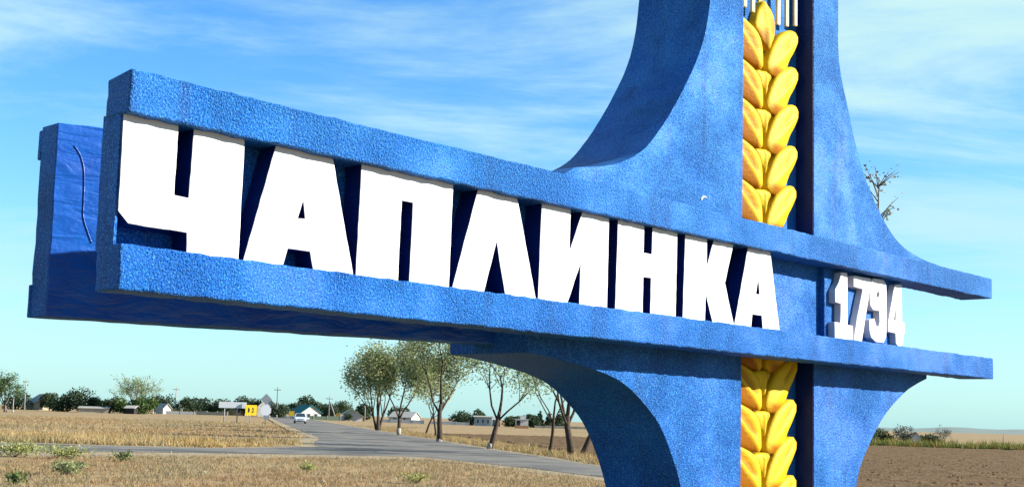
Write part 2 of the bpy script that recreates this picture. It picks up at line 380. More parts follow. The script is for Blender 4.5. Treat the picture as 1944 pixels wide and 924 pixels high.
# ploughed field east of the road, with real furrows and clods
PFa = [(11, 18), (7.5, 40), (5.4, 56), (3.0, 70), (0.4, 86), (-3.6, 108), (-7, 128)]
PFb = [(120, 20), (110, 45), (96, 66), (82, 86), (70, 98), (60, 107), (22, 128)]
def plough():
    V, F = [], []
    rows, cols = 230, 150
    for i in range(rows + 1):
        t = i / rows * (len(PFa) - 1); k = min(int(t), len(PFa) - 2); t -= k
        ax, ay = [PFa[k][c] + (PFa[k+1][c]-PFa[k][c])*t for c in (0, 1)]
        bx, by = [PFb[k][c] + (PFb[k+1][c]-PFb[k][c])*t for c in (0, 1)]
        for j in range(cols + 1):
            s = (j / cols) ** 1.5; x, y = ax+(bx-ax)*s, ay+(by-ay)*s
            h = 0.07*noise.noise(Vector((x*1.3, y*0.9, 0))) + 0.06*noise.noise(Vector((x*3.1, y*2.7, 5))) + 0.03*math.sin(y*5.2+x*0.8)
            V.append((x, y, 0.09 + h*(1 if 0 < j < cols and 0 < i < rows else 0) - (0.1 if not (0 < j < cols and 0 < i < rows) else 0)))
    for i in range(rows):
        for j in range(cols): a = i*(cols+1)+j; F.append((a, a+1, a+cols+2, a+cols+1))
    return V, F
V, F = plough()
tag(meshobj('ploughed_field', V, F, M['plough'], smooth=True), kind='structure')
tag(meshobj('field_path', [(20, 129.0, 0.02), (60, 108.6, 0.02), (100, 82, 0.02), (104, 83.5, 0.02), (62, 110.6, 0.02), (20, 131.5, 0.02)], [(0, 1, 4, 5), (1, 2, 3, 4)], M['gravel']), kind='structure')
# low hills on the right horizon
def hills():
    V, F = [], []
    n = 90
    for i in range(n + 1):
        a = R(8 + 62*i/n); r = 2600
        h = 12 + 9*noise.noise(Vector((i*0.11, 0, 2))) + 4*noise.noise(Vector((i*0.4, 1, 2)))
        h *= min(1, i/22, (n-i)/12)
        for dr, hh in ((-500, -1), (0, h), (600, -1)):
            V.append(((r+dr)*math.sin(a), (r+dr)*math.cos(a), hh))
    for i in range(n):
        for q in (0, 1): a = i*3+q; F.append((a, a+3, a+4, a+1))
    return V, F
V, F = hills()
tag(meshobj('hills', V, F, M['hill'], smooth=True), kind='structure')

# ------------------------------------------------------------------ monument
U0, V0 = 8.70, 0.95                              # base point of the pylon in sign coordinates (u along sign, v into depth)
TH = R(46.94); uu = Vector((math.cos(TH), math.sin(TH), 0)); nn = Vector((-math.sin(TH), math.cos(TH), 0))
base = Vector((-2.5, 8.0, 0)) + uu*U0 + nn*V0
MON = tag(empty('town_sign_monument', base, TH), 'blue rough-cast concrete town sign with tall flared pylon and white block letters', 'monument')
def L3(u, v, z): return (u - U0, v - V0, z)
def bk(u): return 0.30 + 0.15*max(0.0, min(1.0, u/13.78))
ZB0, ZB1, ZT0, ZT1 = 2.36, 2.655, 3.51, 3.802
def beam(name, z0, z1, seed, zb):
    def fm(a, b, s):
        if s: return L3(a, bk(a), b - (zb if b > (z0+z1)/2 else 0))
        return L3(a, 0.0, b)
    return prism(name, [(0, z0), (13.78, z0), (13.78, z1), (0, z1)], M['blue'], MON, fm, step=0.085, jit=0.0055, seed=seed, bevel=0.014)
beam('upper_beam', ZT0, ZT1, 3, 0.035)
beam('lower_beam', ZB0, ZB1, 4, 0.0)
prism('back_plate', [(0.03, ZB1-0.02), (11.36, ZB1-0.02), (11.36, ZT0+0.02), (0.03, ZT0+0.02)], M['blue'], MON,
      lambda a, b, s: L3(a, (0.28 + 0.04*a/11.36) if not s else bk(a)-0.012, b), step=0.3, jit=0.003, seed=5)
prism('end_cap', [(0.006, ZB1-0.02), (0.028, ZB1-0.02), (0.028, ZT0+0.02), (0.006, ZT0+0.02)], M['blue'], MON,
      lambda a, b, s: L3(a, 0.11 if not s else 0.335, b), step=0.1, jit=0.002, seed=6, bevel=0.004)
prism('date_block', [(9.385, ZB1-0.01), (11.375, ZB1-0.01), (11.375, ZT0+0.01), (9.385, ZT0+0.01)], M['blue'], MON,
      lambda a, b, s: L3(a, 0.235 if not s else 0.37, b), step=0.12, jit=0.004, seed=7)
# letters
LET = [
 ('Che', [(0.011,3.53),(0.422,3.53),(0.42,3.037),(0.528,3.033),(0.54,3.53),(0.958,3.53),(0.956,2.64),(0.533,2.64),(0.528,2.795),(0.093,2.797),(0.011,2.874)], []),
 ('A', [(1.227,3.53),(1.747,3.53),(1.998,2.64),(1.612,2.64),(1.573,2.786),(1.374,2.786),(1.332,2.64),(0.985,2.64)], [[(1.489,3.147),(1.514,3.025),(1.451,3.02)]]),
 ('Pe', [(2.029,3.53),(3.017,3.53),(3.005,2.64),(2.56,2.64),(2.573,3.295),(2.459,3.295),(2.447,2.64),(2.012,2.64)], []),
 ('El', [(3.308,3.53),(3.79,3.53),(4.075,2.64),(3.675,2.64),(3.548,3.093),(3.408,2.64),(3.03,2.64)], []),
 ('I', [(4.112,3.53),(4.511,3.53),(4.51,3.146),(4.682,3.53),(5.071,3.53),(5.065,2.64),(4.653,2.64),(4.662,3.024),(4.485,2.64),(4.089,2.64)], []),
 ('En', [(5.205,3.53),(5.618,3.53),(5.615,3.245),(5.741,3.245),(5.751,3.53),(6.171,3.53),(6.156,2.64),(5.73,2.64),(5.736,3.008),(5.617,3.008),(5.613,2.64),(5.18,2.64)], []),
 ('Ka', [(6.302,3.53),(6.692,3.53),(6.692,3.234),(6.82,3.53),(7.194,3.53),(7.031,3.087),(7.215,2.64),(6.81,2.64),(6.68,2.929),(6.671,2.64),(6.27,2.64)], []),
 ('A', [(7.47,3.53),(7.92,3.53),(8.129,2.64),(7.772,2.64),(7.749,2.80),(7.566,2.80),(7.540,2.64),(7.205,2.64)], [[(7.675,3.182),(7.705,3.03),(7.635,3.026)]]),
]
for i, (nm, ol, hl) in enumerate(LET):
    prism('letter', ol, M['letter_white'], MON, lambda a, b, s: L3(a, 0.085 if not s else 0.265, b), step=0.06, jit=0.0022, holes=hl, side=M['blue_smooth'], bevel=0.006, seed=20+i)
DIG = [
 ([(9.633,3.476),(9.789,3.482),(9.80,3.242),(9.793,2.852),(9.923,2.85),(9.93,2.66),(9.477,2.66),(9.473,2.864),(9.618,2.863),(9.626,3.092),(9.49,3.098),(9.49,3.255),(9.585,3.352),(9.621,3.426)], []),
 ([(9.947,3.467),(10.393,3.478),(10.384,3.357),(10.345,3.256),(10.151,2.66),(9.938,2.66),(10.029,2.953),(10.181,3.32),(9.946,3.327)], []),
 ([(10.411,3.463),(10.475,3.488),(10.736,3.495),(10.809,3.447),(10.818,3.336),(10.801,2.77),(10.726,2.69),(10.518,2.685),(10.391,2.735),(10.346,2.82),(10.342,2.953),(10.482,2.982),(10.533,2.894),(10.598,2.887),(10.619,2.949),(10.613,3.084),(10.445,3.082),(10.369,3.137),(10.357,3.233),(10.384,3.357)],
  [[(10.582,3.329),(10.608,3.317),(10.618,3.293),(10.602,3.261),(10.576,3.25),(10.55,3.262),(10.55,3.299)]]),
 ([(11.056,3.464),(11.235,3.482),(11.246,2.996),(11.323,2.989),(11.315,2.844),(11.279,2.829),(11.264,2.70),(11.153,2.66),(11.059,2.70),(11.052,2.832),(10.846,2.837),(10.848,2.967),(11.001,3.365)], [[(11.057,3.145),(11.063,3.008),(11.009,2.997)]]),
]
for i, (ol, hl) in enumerate(DIG):
    prism('digit', ol, M['digit_white'], MON, lambda a, b, s: L3(a, 0.15 if not s else 0.25, b), step=0.08, jit=0.002, holes=hl, bevel=0.008, seed=40+i)
# pylon: two flared wings with a recessed channel between them
low_l = spline([(6.96,-0.15),(6.95,0.2),(6.90,0.5),(6.81,0.93),(6.62,1.30),(6.40,1.60),(6.10,1.83),(5.80,1.99),(5.5,2.075),(5.2,2.125),(4.74,2.185),(4.386,2.212)], 4)
up_l = spline([(5.00,4.03),(5.572,4.150),(6.03,4.36),(6.32,4.62),(6.61,4.965),(6.85,5.30),(7.05,5.63),(7.18,5.95),(7.258,6.33),(7.31,6.9),(7.36,7.8),(7.42,10.4)], 4)
wl = low_l + [(4.38, 2.357), (4.38, 3.74), (4.60, 3.80)] + up_l + [(7.925, 10.4), (7.925, -0.15)]
up_r = spline([(10.02,10.4),(10.10,7.8),(10.138,7.06),(10.14,6.435),(10.202,6.112),(10.37,5.735),(10.545,5.351),(10.75,4.986),(11.041,4.65),(11.394,4.343),(11.788,4.121),(12.392,3.988),(13.20,3.93)], 4)
low_r = spline([(12.603,2.318),(12.052,2.156),(11.556,1.917),(11.227,1.697),(10.907,1.391),(10.69,1.139),(10.57,0.879),(10.49,0.5),(10.45,0.2),(10.44,-0.15)], 4)
wr = [(9.525, -0.15), (9.525, 10.4)] + up_r + [(13.20, 3.79), (11.36, 3.79), (11.36, 2.372), (12.604, 2.372)] + low_r
PV0, PV1 = 0.455, 1.47
for i, ol in enumerate((wl, wr)):
    prism('pylon_wing', ol, M['blue'], MON, lambda a, b, s: L3(a, PV0 if not s else PV1, b), step=0.09, jit=0.0045, seed=60+i, bevel=0.016)
prism('niche_back', [(7.90, -0.15), (9.55, -0.15), (9.55, 10.38), (7.90, 10.38)], M['blue'], MON, lambda a, b, s: L3(a, 0.70 if not s else 1.455, b), step=0.4, jit=0.002, seed=65)
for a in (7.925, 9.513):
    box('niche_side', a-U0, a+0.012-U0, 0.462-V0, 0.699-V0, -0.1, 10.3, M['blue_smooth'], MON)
prism('paint_chip', [(7.10,4.02),(7.11,4.05),(7.15,4.078),(7.20,4.07),(7.22,4.045),(7.185,4.055),(7.15,4.05),(7.125,4.015)], M['wall_blue'], MON, lambda a, b, s: L3(a, 0.447 if not s else 0.458, b), step=0.03, jit=0.004, bevel=0, seed=90)
box('plinth', 5.9-U0, 11.5-U0, 0.0-V0, 1.95-V0, -0.3, 0.22, M['concrete'], MON, bevel=0.02)
# rear panel, splayed away to the left, with its own ledges on the far side
def rp(u): return 2.0 - 0.293*(u - 0.53)
def rfm(th):
    return lambda a, b, s: L3(a, rp(a) if not s else rp(a) + th, b)
prism('rear_panel', [(0.53, 2.302), (4.95, 2.302), (4.95, 3.829), (0.53, 3.829)], [M['blue_gloss']][0], MON, rfm(0.26), step=0.11, jit=0.006, seed=70, side=M['blue'], bevel=0.014)
for i, (z0, z1) in enumerate(((2.30, 2.56), (3.56, 3.80))):
    prism('rear_ledge', [(0.526, z0), (4.95, z0), (4.95, z1), (0.526, z1)], M['blue'], MON, lambda a, b, s: L3(a, rp(a)+0.255 if not s else rp(a)+0.30, b), step=0.12, jit=0.004, seed=72+i, bevel=0.01)

CB = spline([(0.655, 3.66), (0.70, 3.60), (0.735, 3.50), (0.748, 3.36), (0.752, 3.22), (0.757, 3.10), (0.79, 3.00), (0.83, 2.90)], 4)
V, F = tube_vf([L3(a, rp(a)-0.004, b) for a, b in CB], [0.0045]*len(CB), 6)
meshobj('cable', V, F, M['blue_gloss'], MON, smooth=True)

# wheat ear in the channel
EAR = meshobj('wheat_ear', [L3(u, v, z) for u, v, z in ((8.62,0.698,0.25),(8.69,0.698,0.25),(8.69,0.698,10.2),(8.62,0.698,10.2),(8.62,0.682,0.25),(8.69,0.682,0.25),(8.69,0.682,10.2),(8.62,0.682,10.2))],
              [(0,3,2,1),(4,5,6,7),(0,1,5,4),(1,2,6,5),(2,3,7,6),(3,0,4,7)], M['ochre'], MON)
EAR['label'] = 'golden wheat ear relief set in the channel of the pylon'
GR = [(0.025,0.02),(0.10,-0.025),(0.232,-0.03),(0.345,0.005),(0.445,0.065),(0.53,0.155),(0.58,0.256),(0.66,0.35),(0.730,0.455),(0.752,0.53),(0.745,0.60),(0.70,0.637),(0.60,0.635),(0.49,0.602),(0.38,0.545),(0.287,0.485),(0.21,0.41),(0.144,0.326),(0.09,0.245),(0.046,0.164),(0.015,0.08)]
def resample(pts, n):
    P = spline(list(pts) + [pts[0]], 5)[:-1]
    d = [0.0]
    for a, b in zip(P, P[1:] + P[:1]): d.append(d[-1] + math.dist(a, b))
    out, k = [], 0
    for i in range(n):
        t = d[-1]*i/n
        while d[k+1] < t: k += 1
        f = (t - d[k])/max(d[k+1]-d[k], 1e-9); a, b = P[k], P[(k+1) % len(P)]; out.append((a[0]+(b[0]-a[0])*f, a[1]+(b[1]-a[1])*f))
    return out
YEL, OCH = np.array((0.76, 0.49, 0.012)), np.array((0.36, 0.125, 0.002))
def sstep(a, b, x):
    t = min(1, max(0, (x-a)/(b-a))); return t*t*(3-2*t)
def grain(outline, axis, h, sgn, bz, v0=0.70, cu=8.662, name='grain', kind='r'):
    """cast kernel: steep rim, shoulder, raised keel; ochre brushed into the hollows"""
    outline = resample(outline, 30); n = len(outline); (a0, b0), (a1, b1) = axis
    cx = sum(p[0] for p in outline)/n; cz = sum(p[1] for p in outline)/n
    dl = Vector((a1-a0, b1-b0)); ln = dl.length; dl.normalize(); pr = Vector((dl.y, -dl.x))
    V, F, T = [], [], []
    rings = [(1.0, 0.0), (0.99, 0.62), (0.945, 0.78), (0.86, 0.87), (0.74, 0.93), (0.60, 0.96), (0.44, 0.99), (0.26, 1.0), (0.1, 1.0)]
    def put(x, z, e):
        q = Vector((x-a0, z-b0)); t = q.dot(dl)/ln; d = q.dot(pr)
        hh = e*h; m = 0.0
        if e > 0.5:
            lens = max(0.0, math.sin(math.pi*min(1, max(0, (t-0.12)/0.86))))
            if kind == 'l':
                leaf = sstep(0.075, 0.045, abs(d+0.035)/max(lens, 0.05)) * (lens > 0.05)
                hh += -0.030*leaf + 0.016*sstep(0.035, 0.0, abs(d-0.055)) - 0.022*sstep(0.07, 0.24, d)
                m = max(0.75*leaf, sstep(0.06, 0.10, d))
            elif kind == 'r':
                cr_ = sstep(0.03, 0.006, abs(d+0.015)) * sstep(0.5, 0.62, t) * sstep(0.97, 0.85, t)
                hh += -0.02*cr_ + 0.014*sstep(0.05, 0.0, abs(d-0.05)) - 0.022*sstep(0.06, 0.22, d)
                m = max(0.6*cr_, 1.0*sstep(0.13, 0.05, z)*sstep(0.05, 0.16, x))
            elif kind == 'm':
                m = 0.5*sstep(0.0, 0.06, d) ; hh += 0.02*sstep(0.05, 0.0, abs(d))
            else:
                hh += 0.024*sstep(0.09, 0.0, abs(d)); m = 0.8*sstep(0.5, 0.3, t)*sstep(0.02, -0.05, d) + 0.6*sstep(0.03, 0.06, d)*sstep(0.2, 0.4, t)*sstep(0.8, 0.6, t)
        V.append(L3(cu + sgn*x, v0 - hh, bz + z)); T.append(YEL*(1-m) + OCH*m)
    for s_, e in rings:
        for (x, z) in outline: put(cx+(x-cx)*s_, cz+(z-cz)*s_, e)
    put(cx, cz, 1.0)
    for r in range(len(rings)-1):
        for i in range(n):
            a, b = r*n+i, r*n+(i+1) % n; F.append((a, b, b+n, a+n))
    k = (len(rings)-1)*n
    for i in range(n): F.append((k+i, k+(i+1) % n, len(V)-1))
    if sgn < 0: F = [tuple(reversed(f)) for f in F]
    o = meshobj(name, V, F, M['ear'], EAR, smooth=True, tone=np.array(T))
    return o
LG = [(0.745,0.47),(0.66,0.545),(0.552,0.545),(0.389,0.508),(0.225,0.454),(0.113,0.37),(0.060,0.25),(0.045,0.12),(0.055,-0.005),(0.15,-0.012),(0.26,0.0),(0.41,0.028),(0.546,0.068),(0.68,0.12),(0.755,0.22),(0.765,0.36)]
MID = [(-0.02,-0.30),(0.03,-0.22),(0.08,-0.12),(0.145,-0.035),(0.10,0.0),(0.0,0.005),(-0.10,0.0),(-0.215,-0.025),(-0.15,-0.11),(-0.09,-0.20)]
tiers = [5.822, 5.352, 4.874, 4.390, 3.915, 2.262, 1.790, 1.312, 0.85, 0.40]
rg = random.Random(5)
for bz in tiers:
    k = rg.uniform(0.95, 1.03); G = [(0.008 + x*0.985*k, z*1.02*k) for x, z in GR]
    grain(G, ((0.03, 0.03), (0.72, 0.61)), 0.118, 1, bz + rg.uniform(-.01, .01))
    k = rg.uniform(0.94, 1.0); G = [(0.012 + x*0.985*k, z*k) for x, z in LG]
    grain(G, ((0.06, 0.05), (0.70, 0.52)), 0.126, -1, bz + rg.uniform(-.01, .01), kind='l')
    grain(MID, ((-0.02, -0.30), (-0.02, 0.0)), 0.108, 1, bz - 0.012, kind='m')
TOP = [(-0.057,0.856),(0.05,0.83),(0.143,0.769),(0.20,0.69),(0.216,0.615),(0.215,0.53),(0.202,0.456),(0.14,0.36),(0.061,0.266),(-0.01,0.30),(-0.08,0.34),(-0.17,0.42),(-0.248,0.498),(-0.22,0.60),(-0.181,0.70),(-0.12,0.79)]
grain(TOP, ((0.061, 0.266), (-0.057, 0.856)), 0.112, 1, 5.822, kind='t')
for (u, z0, ln) in ((8.02, 6.50, 1.9), (8.20, 6.49, 2.3), (8.375, 6.47, 2.7), (8.945, 6.46, 2.7), (9.145, 6.49, 2.3), (9.345, 6.545, 1.9)):
    V, F = box_vf(-0.034, 0.034, 0.60-V0, 0.635-V0, z0, z0+ln); V = [(u-U0 + x, y, z) for x, y, z in V]
    a = meshobj('awn', V, F, M['cream'], EAR); md = a.modifiers.new('bevel', 'BEVEL'); md.width = 0.012; md.segments = 2

# ------------------------------------------------------------------ vegetation
def leaf_cloud(pts, size, aspect, cols, up=0.3, rng=None, droop=0.0):
    """pts (n,3) leaf centres -> quads with random lie; returns V, F, tone"""
    n = len(pts)
    d = rng.normal(size=(n, 3)); d[:, 2] = d[:, 2]*0.8 + up - droop; d /= np.linalg.norm(d, axis=1)[:, None]
    s = rng.normal(size=(n, 3)); s -= (s*d).sum(1)[:, None]*d; s /= np.linalg.norm(s, axis=1)[:, None]
    L = size*rng.uniform(0.65, 1.35, n)[:, None]
    a = d*L; b = s*L*aspect*0.5
    V = np.stack([pts, pts + a*0.5 + b, pts + a, pts + a*0.5 - b], 1).reshape(-1, 3)
    F = np.arange(4*n).reshape(n, 4)
    c = np.asarray(cols)[rng.integers(0, len(cols), n)]*rng.uniform(0.75, 1.25, n)[:, None]
    return V, F, np.repeat(c, 4, 0)

OLIVE = [(0.26, 0.28, 0.11), (0.22, 0.255, 0.09), (0.31, 0.305, 0.15), (0.19, 0.23, 0.075), (0.31, 0.29, 0.16)]
PALE = [(0.24, 0.29, 0.14), (0.20, 0.26, 0.11), (0.30, 0.33, 0.18), (0.17, 0.23, 0.10)]
DARK = [(0.045, 0.070, 0.036), (0.056, 0.085, 0.043), (0.038, 0.060, 0.034), (0.07, 0.10, 0.05)]
DARK2 = [(0.05, 0.075, 0.03), (0.07, 0.095, 0.04), (0.04, 0.06, 0.03), (0.085, 0.105, 0.05)]
GREEN = [(0.075, 0.12, 0.03), (0.10, 0.15, 0.04), (0.06, 0.10, 0.03)]
GREYT = [(0.12, 0.13, 0.11), (0.10, 0.11, 0.09), (0.15, 0.16, 0.13)]

def skeleton(height, fork, lean, spread, rng, levels=4, nb=(3, 4), r0=0.16, trunkbend=0.05):
    """list of (path, radii); tips = leaf bearing points (with local spread)"""
    segs, tips = [], []
    def grow(p, d, length, r, lev):
        k = 4 if lev == 0 else 3
        path, rad = [p.copy()], [r]
        for i in range(k):
            d = (d + Vector(rng.normal(size=3))*(trunkbend if lev == 0 else 0.13) + Vector((0, 0, 0.05*lev))).normalized()
            p = p + d*(length/k); path.append(p.copy()); rad.append(r*(1 - 0.42*(i+1)/k))
        segs.append((path, rad))
        if lev >= levels - 2:
            for q in path[1:]: tips.append((q, lev))
        if lev < levels - 1:
            m = int(rng.integers(nb[0], nb[1]+1)); a0 = rng.uniform(0, 6.28)
            for j in range(m):
                a = a0 + 6.283*j/m + rng.uniform(-0.4, 0.4)
                ax = d.cross(Vector((math.cos(a), math.sin(a), 0.2))).normalized()
                tilt = spread*rng.uniform(0.55, 1.15)*(0.45 if (j == 0 and lev < 2) else 1.0)
                nd = (Matrix.Rotation(tilt, 3, ax) @ d).normalized()
                start = path[-1] if (j == 0 or lev > 0 and rng.random() < 0.5) else path[-2]
                grow(start, nd, length*rng.uniform(0.58, 0.86)*(height-fork)/(height*0.42) if lev == 0 else length*rng.uniform(0.6, 0.85), rad[-1]*(0.85 if j == 0 else 0.66), lev+1)
    d0 = Vector((lean[0], lean[1], 1)).normalized()
    grow(Vector((0, 0, -0.1)), d0, fork, r0, 0)
    return segs, tips
def tree(name, x, y, height, width, fork, cols, n, leaf, label, cat='tree', group=None, lean=(0, 0), seed=1, r0=0.16, spread=0.62, levels=4, bark='bark', clump=0.55, aspect=0.45, lime=0.0, low=0.0, nb=(3, 4), stems=1, droop=0.0, bend=0.05):
    rng = np.random.default_rng(seed)
    root = empty(name, (x, y, H(x, y))); tag(root, label, cat, group)
    V, F, T = [], [], []
    for s in range(stems):
        ln = lean if s == 0 else (lean[0] + 0.34*math.cos(2.2*s+seed), lean[1] + 0.2*math.sin(2.1*s+seed))
        sg, tp = skeleton(height, fork, ln, spread, rng, levels, nb, r0*(1 if s == 0 else 0.75), bend)
        off0 = Vector((0.25*s*math.cos(3*s+seed), 0.2*s, 0))
        for path, rad in sg:
            v, f = tube_vf([p+off0 for p in path], rad, 7 if rad[0] > 0.05 else 4, len(V)); V += v; F += f
        T += [(p+off0, l) for p, l in tp]
    # scale skeleton to the size read from the photograph
    A = np.array([tuple(v) for v in V]); P = np.array([tuple(p) for p, l in T])
    sz = (height - 0.35)/max(P[:, 2].max(), 0.1)
    half = np.percentile(np.abs(P[:, 0] - lean[0]*P[:, 2]*0.6), 96); sx = (width/2 - clump*0.6)/max(half, 0.1)
    sx = min(max(sx, 0.45), 2.2)
    def fit(B):
        B = B.copy(); t = np.clip((B[:, 2]*sz - fork*0.6)/max(fork*0.6, 0.5), 0, 1); t = t*t*(3-2*t)
        k = 1 + (sx-1)*t; B[:, 0] *= k; B[:, 1] *= k; B[:, 2] *= sz; return B
    A = fit(A); P = fit(P)
    tr = meshobj('trunk', A, F, M[bark], root, smooth=True)
    if lime:
        rr = r0*1.0 + 0.004
        v, f = tube_vf([(0, 0, -0.05), (lean[0]*lime*0.5, lean[1]*lime*0.5, lime*0.5), (lean[0]*lime, lean[1]*lime, lime)], [rr, rr*0.98, rr*0.93], 9)
        meshobj('limewash_band', v, f, M['lime'], root, smooth=True)
    if low: P = P[P[:, 2] > low]
    w_ = rng.random(len(P))**1.5 + 0.12; w_ /= w_.sum()         # uneven clumps
    pick = rng.choice(len(P), n, p=w_)
    pts = P[pick] + np.clip(rng.normal(size=(n, 3)), -1.7, 1.7)*clump*np.array([0.55, 0.55, 0.45])
    pts = pts[pts[:, 2] > max(low*0.8, 0.3)]
    v, f, c = leaf_cloud(pts, leaf, aspect, cols, 0.2, rng, droop)
    npmesh('crown', v, f, M['leaf'], root, tone=c)
    return root
def bushy(name, x, y, height, width, cols, n, leaf, label, cat='tree', group=None, seed=1, lobes=9, conic=False, trunk=0.12):
    """dense round village tree: many lobed leaf shells over a short trunk with limbs"""
    rng = np.random.default_rng(seed)
    root = empty(name, (x, y, H(x, y))); tag(root, label, cat, group)
    C = []
    for i in range(lobes):
        t = (i + 0.5)/lobes
        if conic: z = height*(0.1 + 0.85*t); r = width/2*(1.02 - t)*0.9 + 0.15; c = rng.normal(size=3)*0.1*width*(1-t); C.append((c[0], c[1], z, r, height/lobes*1.0))
        else:
            a = rng.uniform(0, 6.28); q = rng.uniform(0.1, 1)**0.5*width*0.33; z = height*rng.uniform(0.26, 0.78)
            r = width*rng.uniform(0.16, 0.27); C.append((q*math.cos(a), q*math.sin(a), z*(1 - 0.25*(q/(width*0.33))**2), r, r*rng.uniform(0.75, 1.0)))
    C = np.array(C)
    top = (C[:, 2] + C[:, 4]).max(); C[:, 2] *= (height)/top; hx = (np.abs(C[:, 0]) + C[:, 3]).max(); C[:, :2] *= (width/2)/hx; C[:, 3] *= (width/2)/hx
    V, F = tube_vf([(0, 0, -0.1), (0.03, 0, height*0.2), (0.05, 0.02, height*0.6)], [trunk*1.2, trunk, trunk*0.4], 7)
    for c in C[:5]:
        v, f = tube_vf([(0.03, 0, height*0.2), (c[0]*0.5, c[1]*0.5, height*0.2+(c[2]-height*0.2)*0.6), (c[0], c[1], c[2])], [trunk*0.5, trunk*0.35, trunk*0.12], 5, len(V)); V += v; F += f
    meshobj('trunk', V, F, M['bark'], root, smooth=True)
    pw = C[:, 3]**2; k = rng.choice(len(C), n, p=pw/pw.sum())
    d = rng.normal(size=(n, 3)); d /= np.linalg.norm(d, axis=1)[:, None]
    rad = (1 - 0.45*rng.random(n)**2)[:, None] * rng.uniform(0.9, 1.12, n)[:, None]
    pts = C[k][:, :3] + d*rad*np.stack([C[k][:, 3], C[k][:, 3], C[k][:, 4]], 1)
    pts[:, 2] = np.maximum(pts[:, 2], 0.15)
    v, f, c = leaf_cloud(pts, leaf, 0.8, cols, 0.1, rng)
    npmesh('crown', v, f, M['leaf'], root, tone=c)
    return root

RG = 'roadside trees beyond the road'
tree('roadside_tree', -14.2, 139.0, 9.9, 7.4, 1.7, OLIVE+PALE, 10500, 0.26, 'bushy olive green roadside tree with forked dark trunks, leftmost of the row', group=RG, seed=11, r0=0.24, lean=(-0.02, 0), spread=0.55, clump=0.9, low=1.3, stems=3)
tree('roadside_tree', -9.9, 115.5, 8.6, 6.6, 1.8, OLIVE+PALE, 8500, 0.25, 'olive green roadside tree with white limewashed foot, second of the row', group=RG, seed=12, r0=0.20, lean=(-0.03, 0), lime=0.6, spread=0.6, clump=0.9, low=1.7)
tree('roadside_tree', -7.6, 117.0, 7.6, 4.2, 2.8, OLIVE, 1500, 0.26, 'thin leaning roadside sapling behind the thick forked tree', group=RG, seed=13, r0=0.11, lean=(0.16, 0), clump=0.6, low=3.0)
tree('roadside_tree', -5.9, 104.0, 7.4, 3.6, 2.6, OLIVE, 1100, 0.25, 'slim dark-stemmed roadside tree close behind the thick forked tree', group=RG, seed=14, r0=0.10, lean=(-0.05, 0), clump=0.55, low=3.0)
tree('roadside_tree', -4.7, 87.0, 9.2, 6.8, 3.6, OLIVE+PALE, 9000, 0.19, 'tall roadside tree with thick dark forked trunk under the sign beam', group=RG, seed=25, r0=0.22, lean=(0.03, 0), spread=0.6, clump=0.85, low=2.4, lime=0.2)
tree('roadside_tree', -1.0, 70.0, 7.4, 6.2, 3.0, PALE, 3600, 0.17, 'thinly leaved roadside tree leaning right with open forked boughs', group=RG, seed=31, r0=0.17, lean=(0.24, 0), spread=0.75, clump=0.8, low=1.9, lime=0.3)
tree('roadside_tree', 2.05, 63.0, 6.6, 4.4, 3.2, PALE, 1000, 0.16, 'slender bare-stemmed roadside tree left of the twin-trunked one', group=RG, seed=17, r0=0.105, lean=(0.07, 0), spread=0.55, clump=0.5, low=2.6)
tree('roadside_tree', 2.95, 58.6, 7.0, 4.6, 3.0, PALE, 1100, 0.16, 'thick dark roadside tree nearest the pylon arch', group=RG, seed=18, r0=0.20, lean=(-0.05, 0), spread=0.5, clump=0.5, low=3.2)
tree('roadside_tree', 3.45, 59.6, 6.2, 3.6, 2.6, PALE, 700, 0.16, 'roadside trunk leaning right beside the pylon arch', group=RG, seed=19, r0=0.155, lean=(0.32, 0), spread=0.5, clump=0.5, low=3.2)
# young tree behind the pylon
def young_tree(x, y):
    r = np.random.default_rng(4); root = empty('young_tree', (x, y, 0)); tag(root, 'sparse twiggy young tree showing behind the right flare of the pylon', 'tree')
    V, F = tube_vf([(-0.85, 0, -0.1), (-0.78, 0, 1.2), (-0.5, 0, 2.7), (-0.15, 0, 4.0), (0.0, 0, 4.6), (0.02, 0, 5.0), (0.03, 0, 5.4)], [0.045, 0.04, 0.034, 0.024, 0.018, 0.012, 0.006], 7)
    P = []
    for i in range(15):
        z0 = r.uniform(4.55, 5.3); a = r.uniform(0, 6.28); l = r.uniform(0.25, 0.55)
        e = Vector((0.02 + l*0.75*math.cos(a), l*0.75*math.sin(a), z0 + l*r.uniform(0.5, 1.0))); m_ = Vector((0.02, 0, z0))*0.45 + e*0.55 + Vector((0, 0, 0.03))
        v, f = tube_vf([(0.01, 0, z0), m_, e], [0.009, 0.006, 0.003], 4, len(V)); V += v; F += f
        for t in (0.45, 0.6, 0.75, 0.9, 1.0):
            for _ in range(2): P.append(np.array(Vector((0.01, 0, z0)).lerp(e, t)) + r.normal(size=3)*0.05)
    meshobj('trunk', V, F, M['bark_pale'], root, smooth=True)
    v, f, c = leaf_cloud(np.array(P), 0.055, 0.6, [(0.17, 0.17, 0.11), (0.26, 0.21, 0.14), (0.11, 0.12, 0.08)], 0.1, r); npmesh('crown', v, f, M['leaf'], root, tone=c)
young_tree(5.50, 18.9)

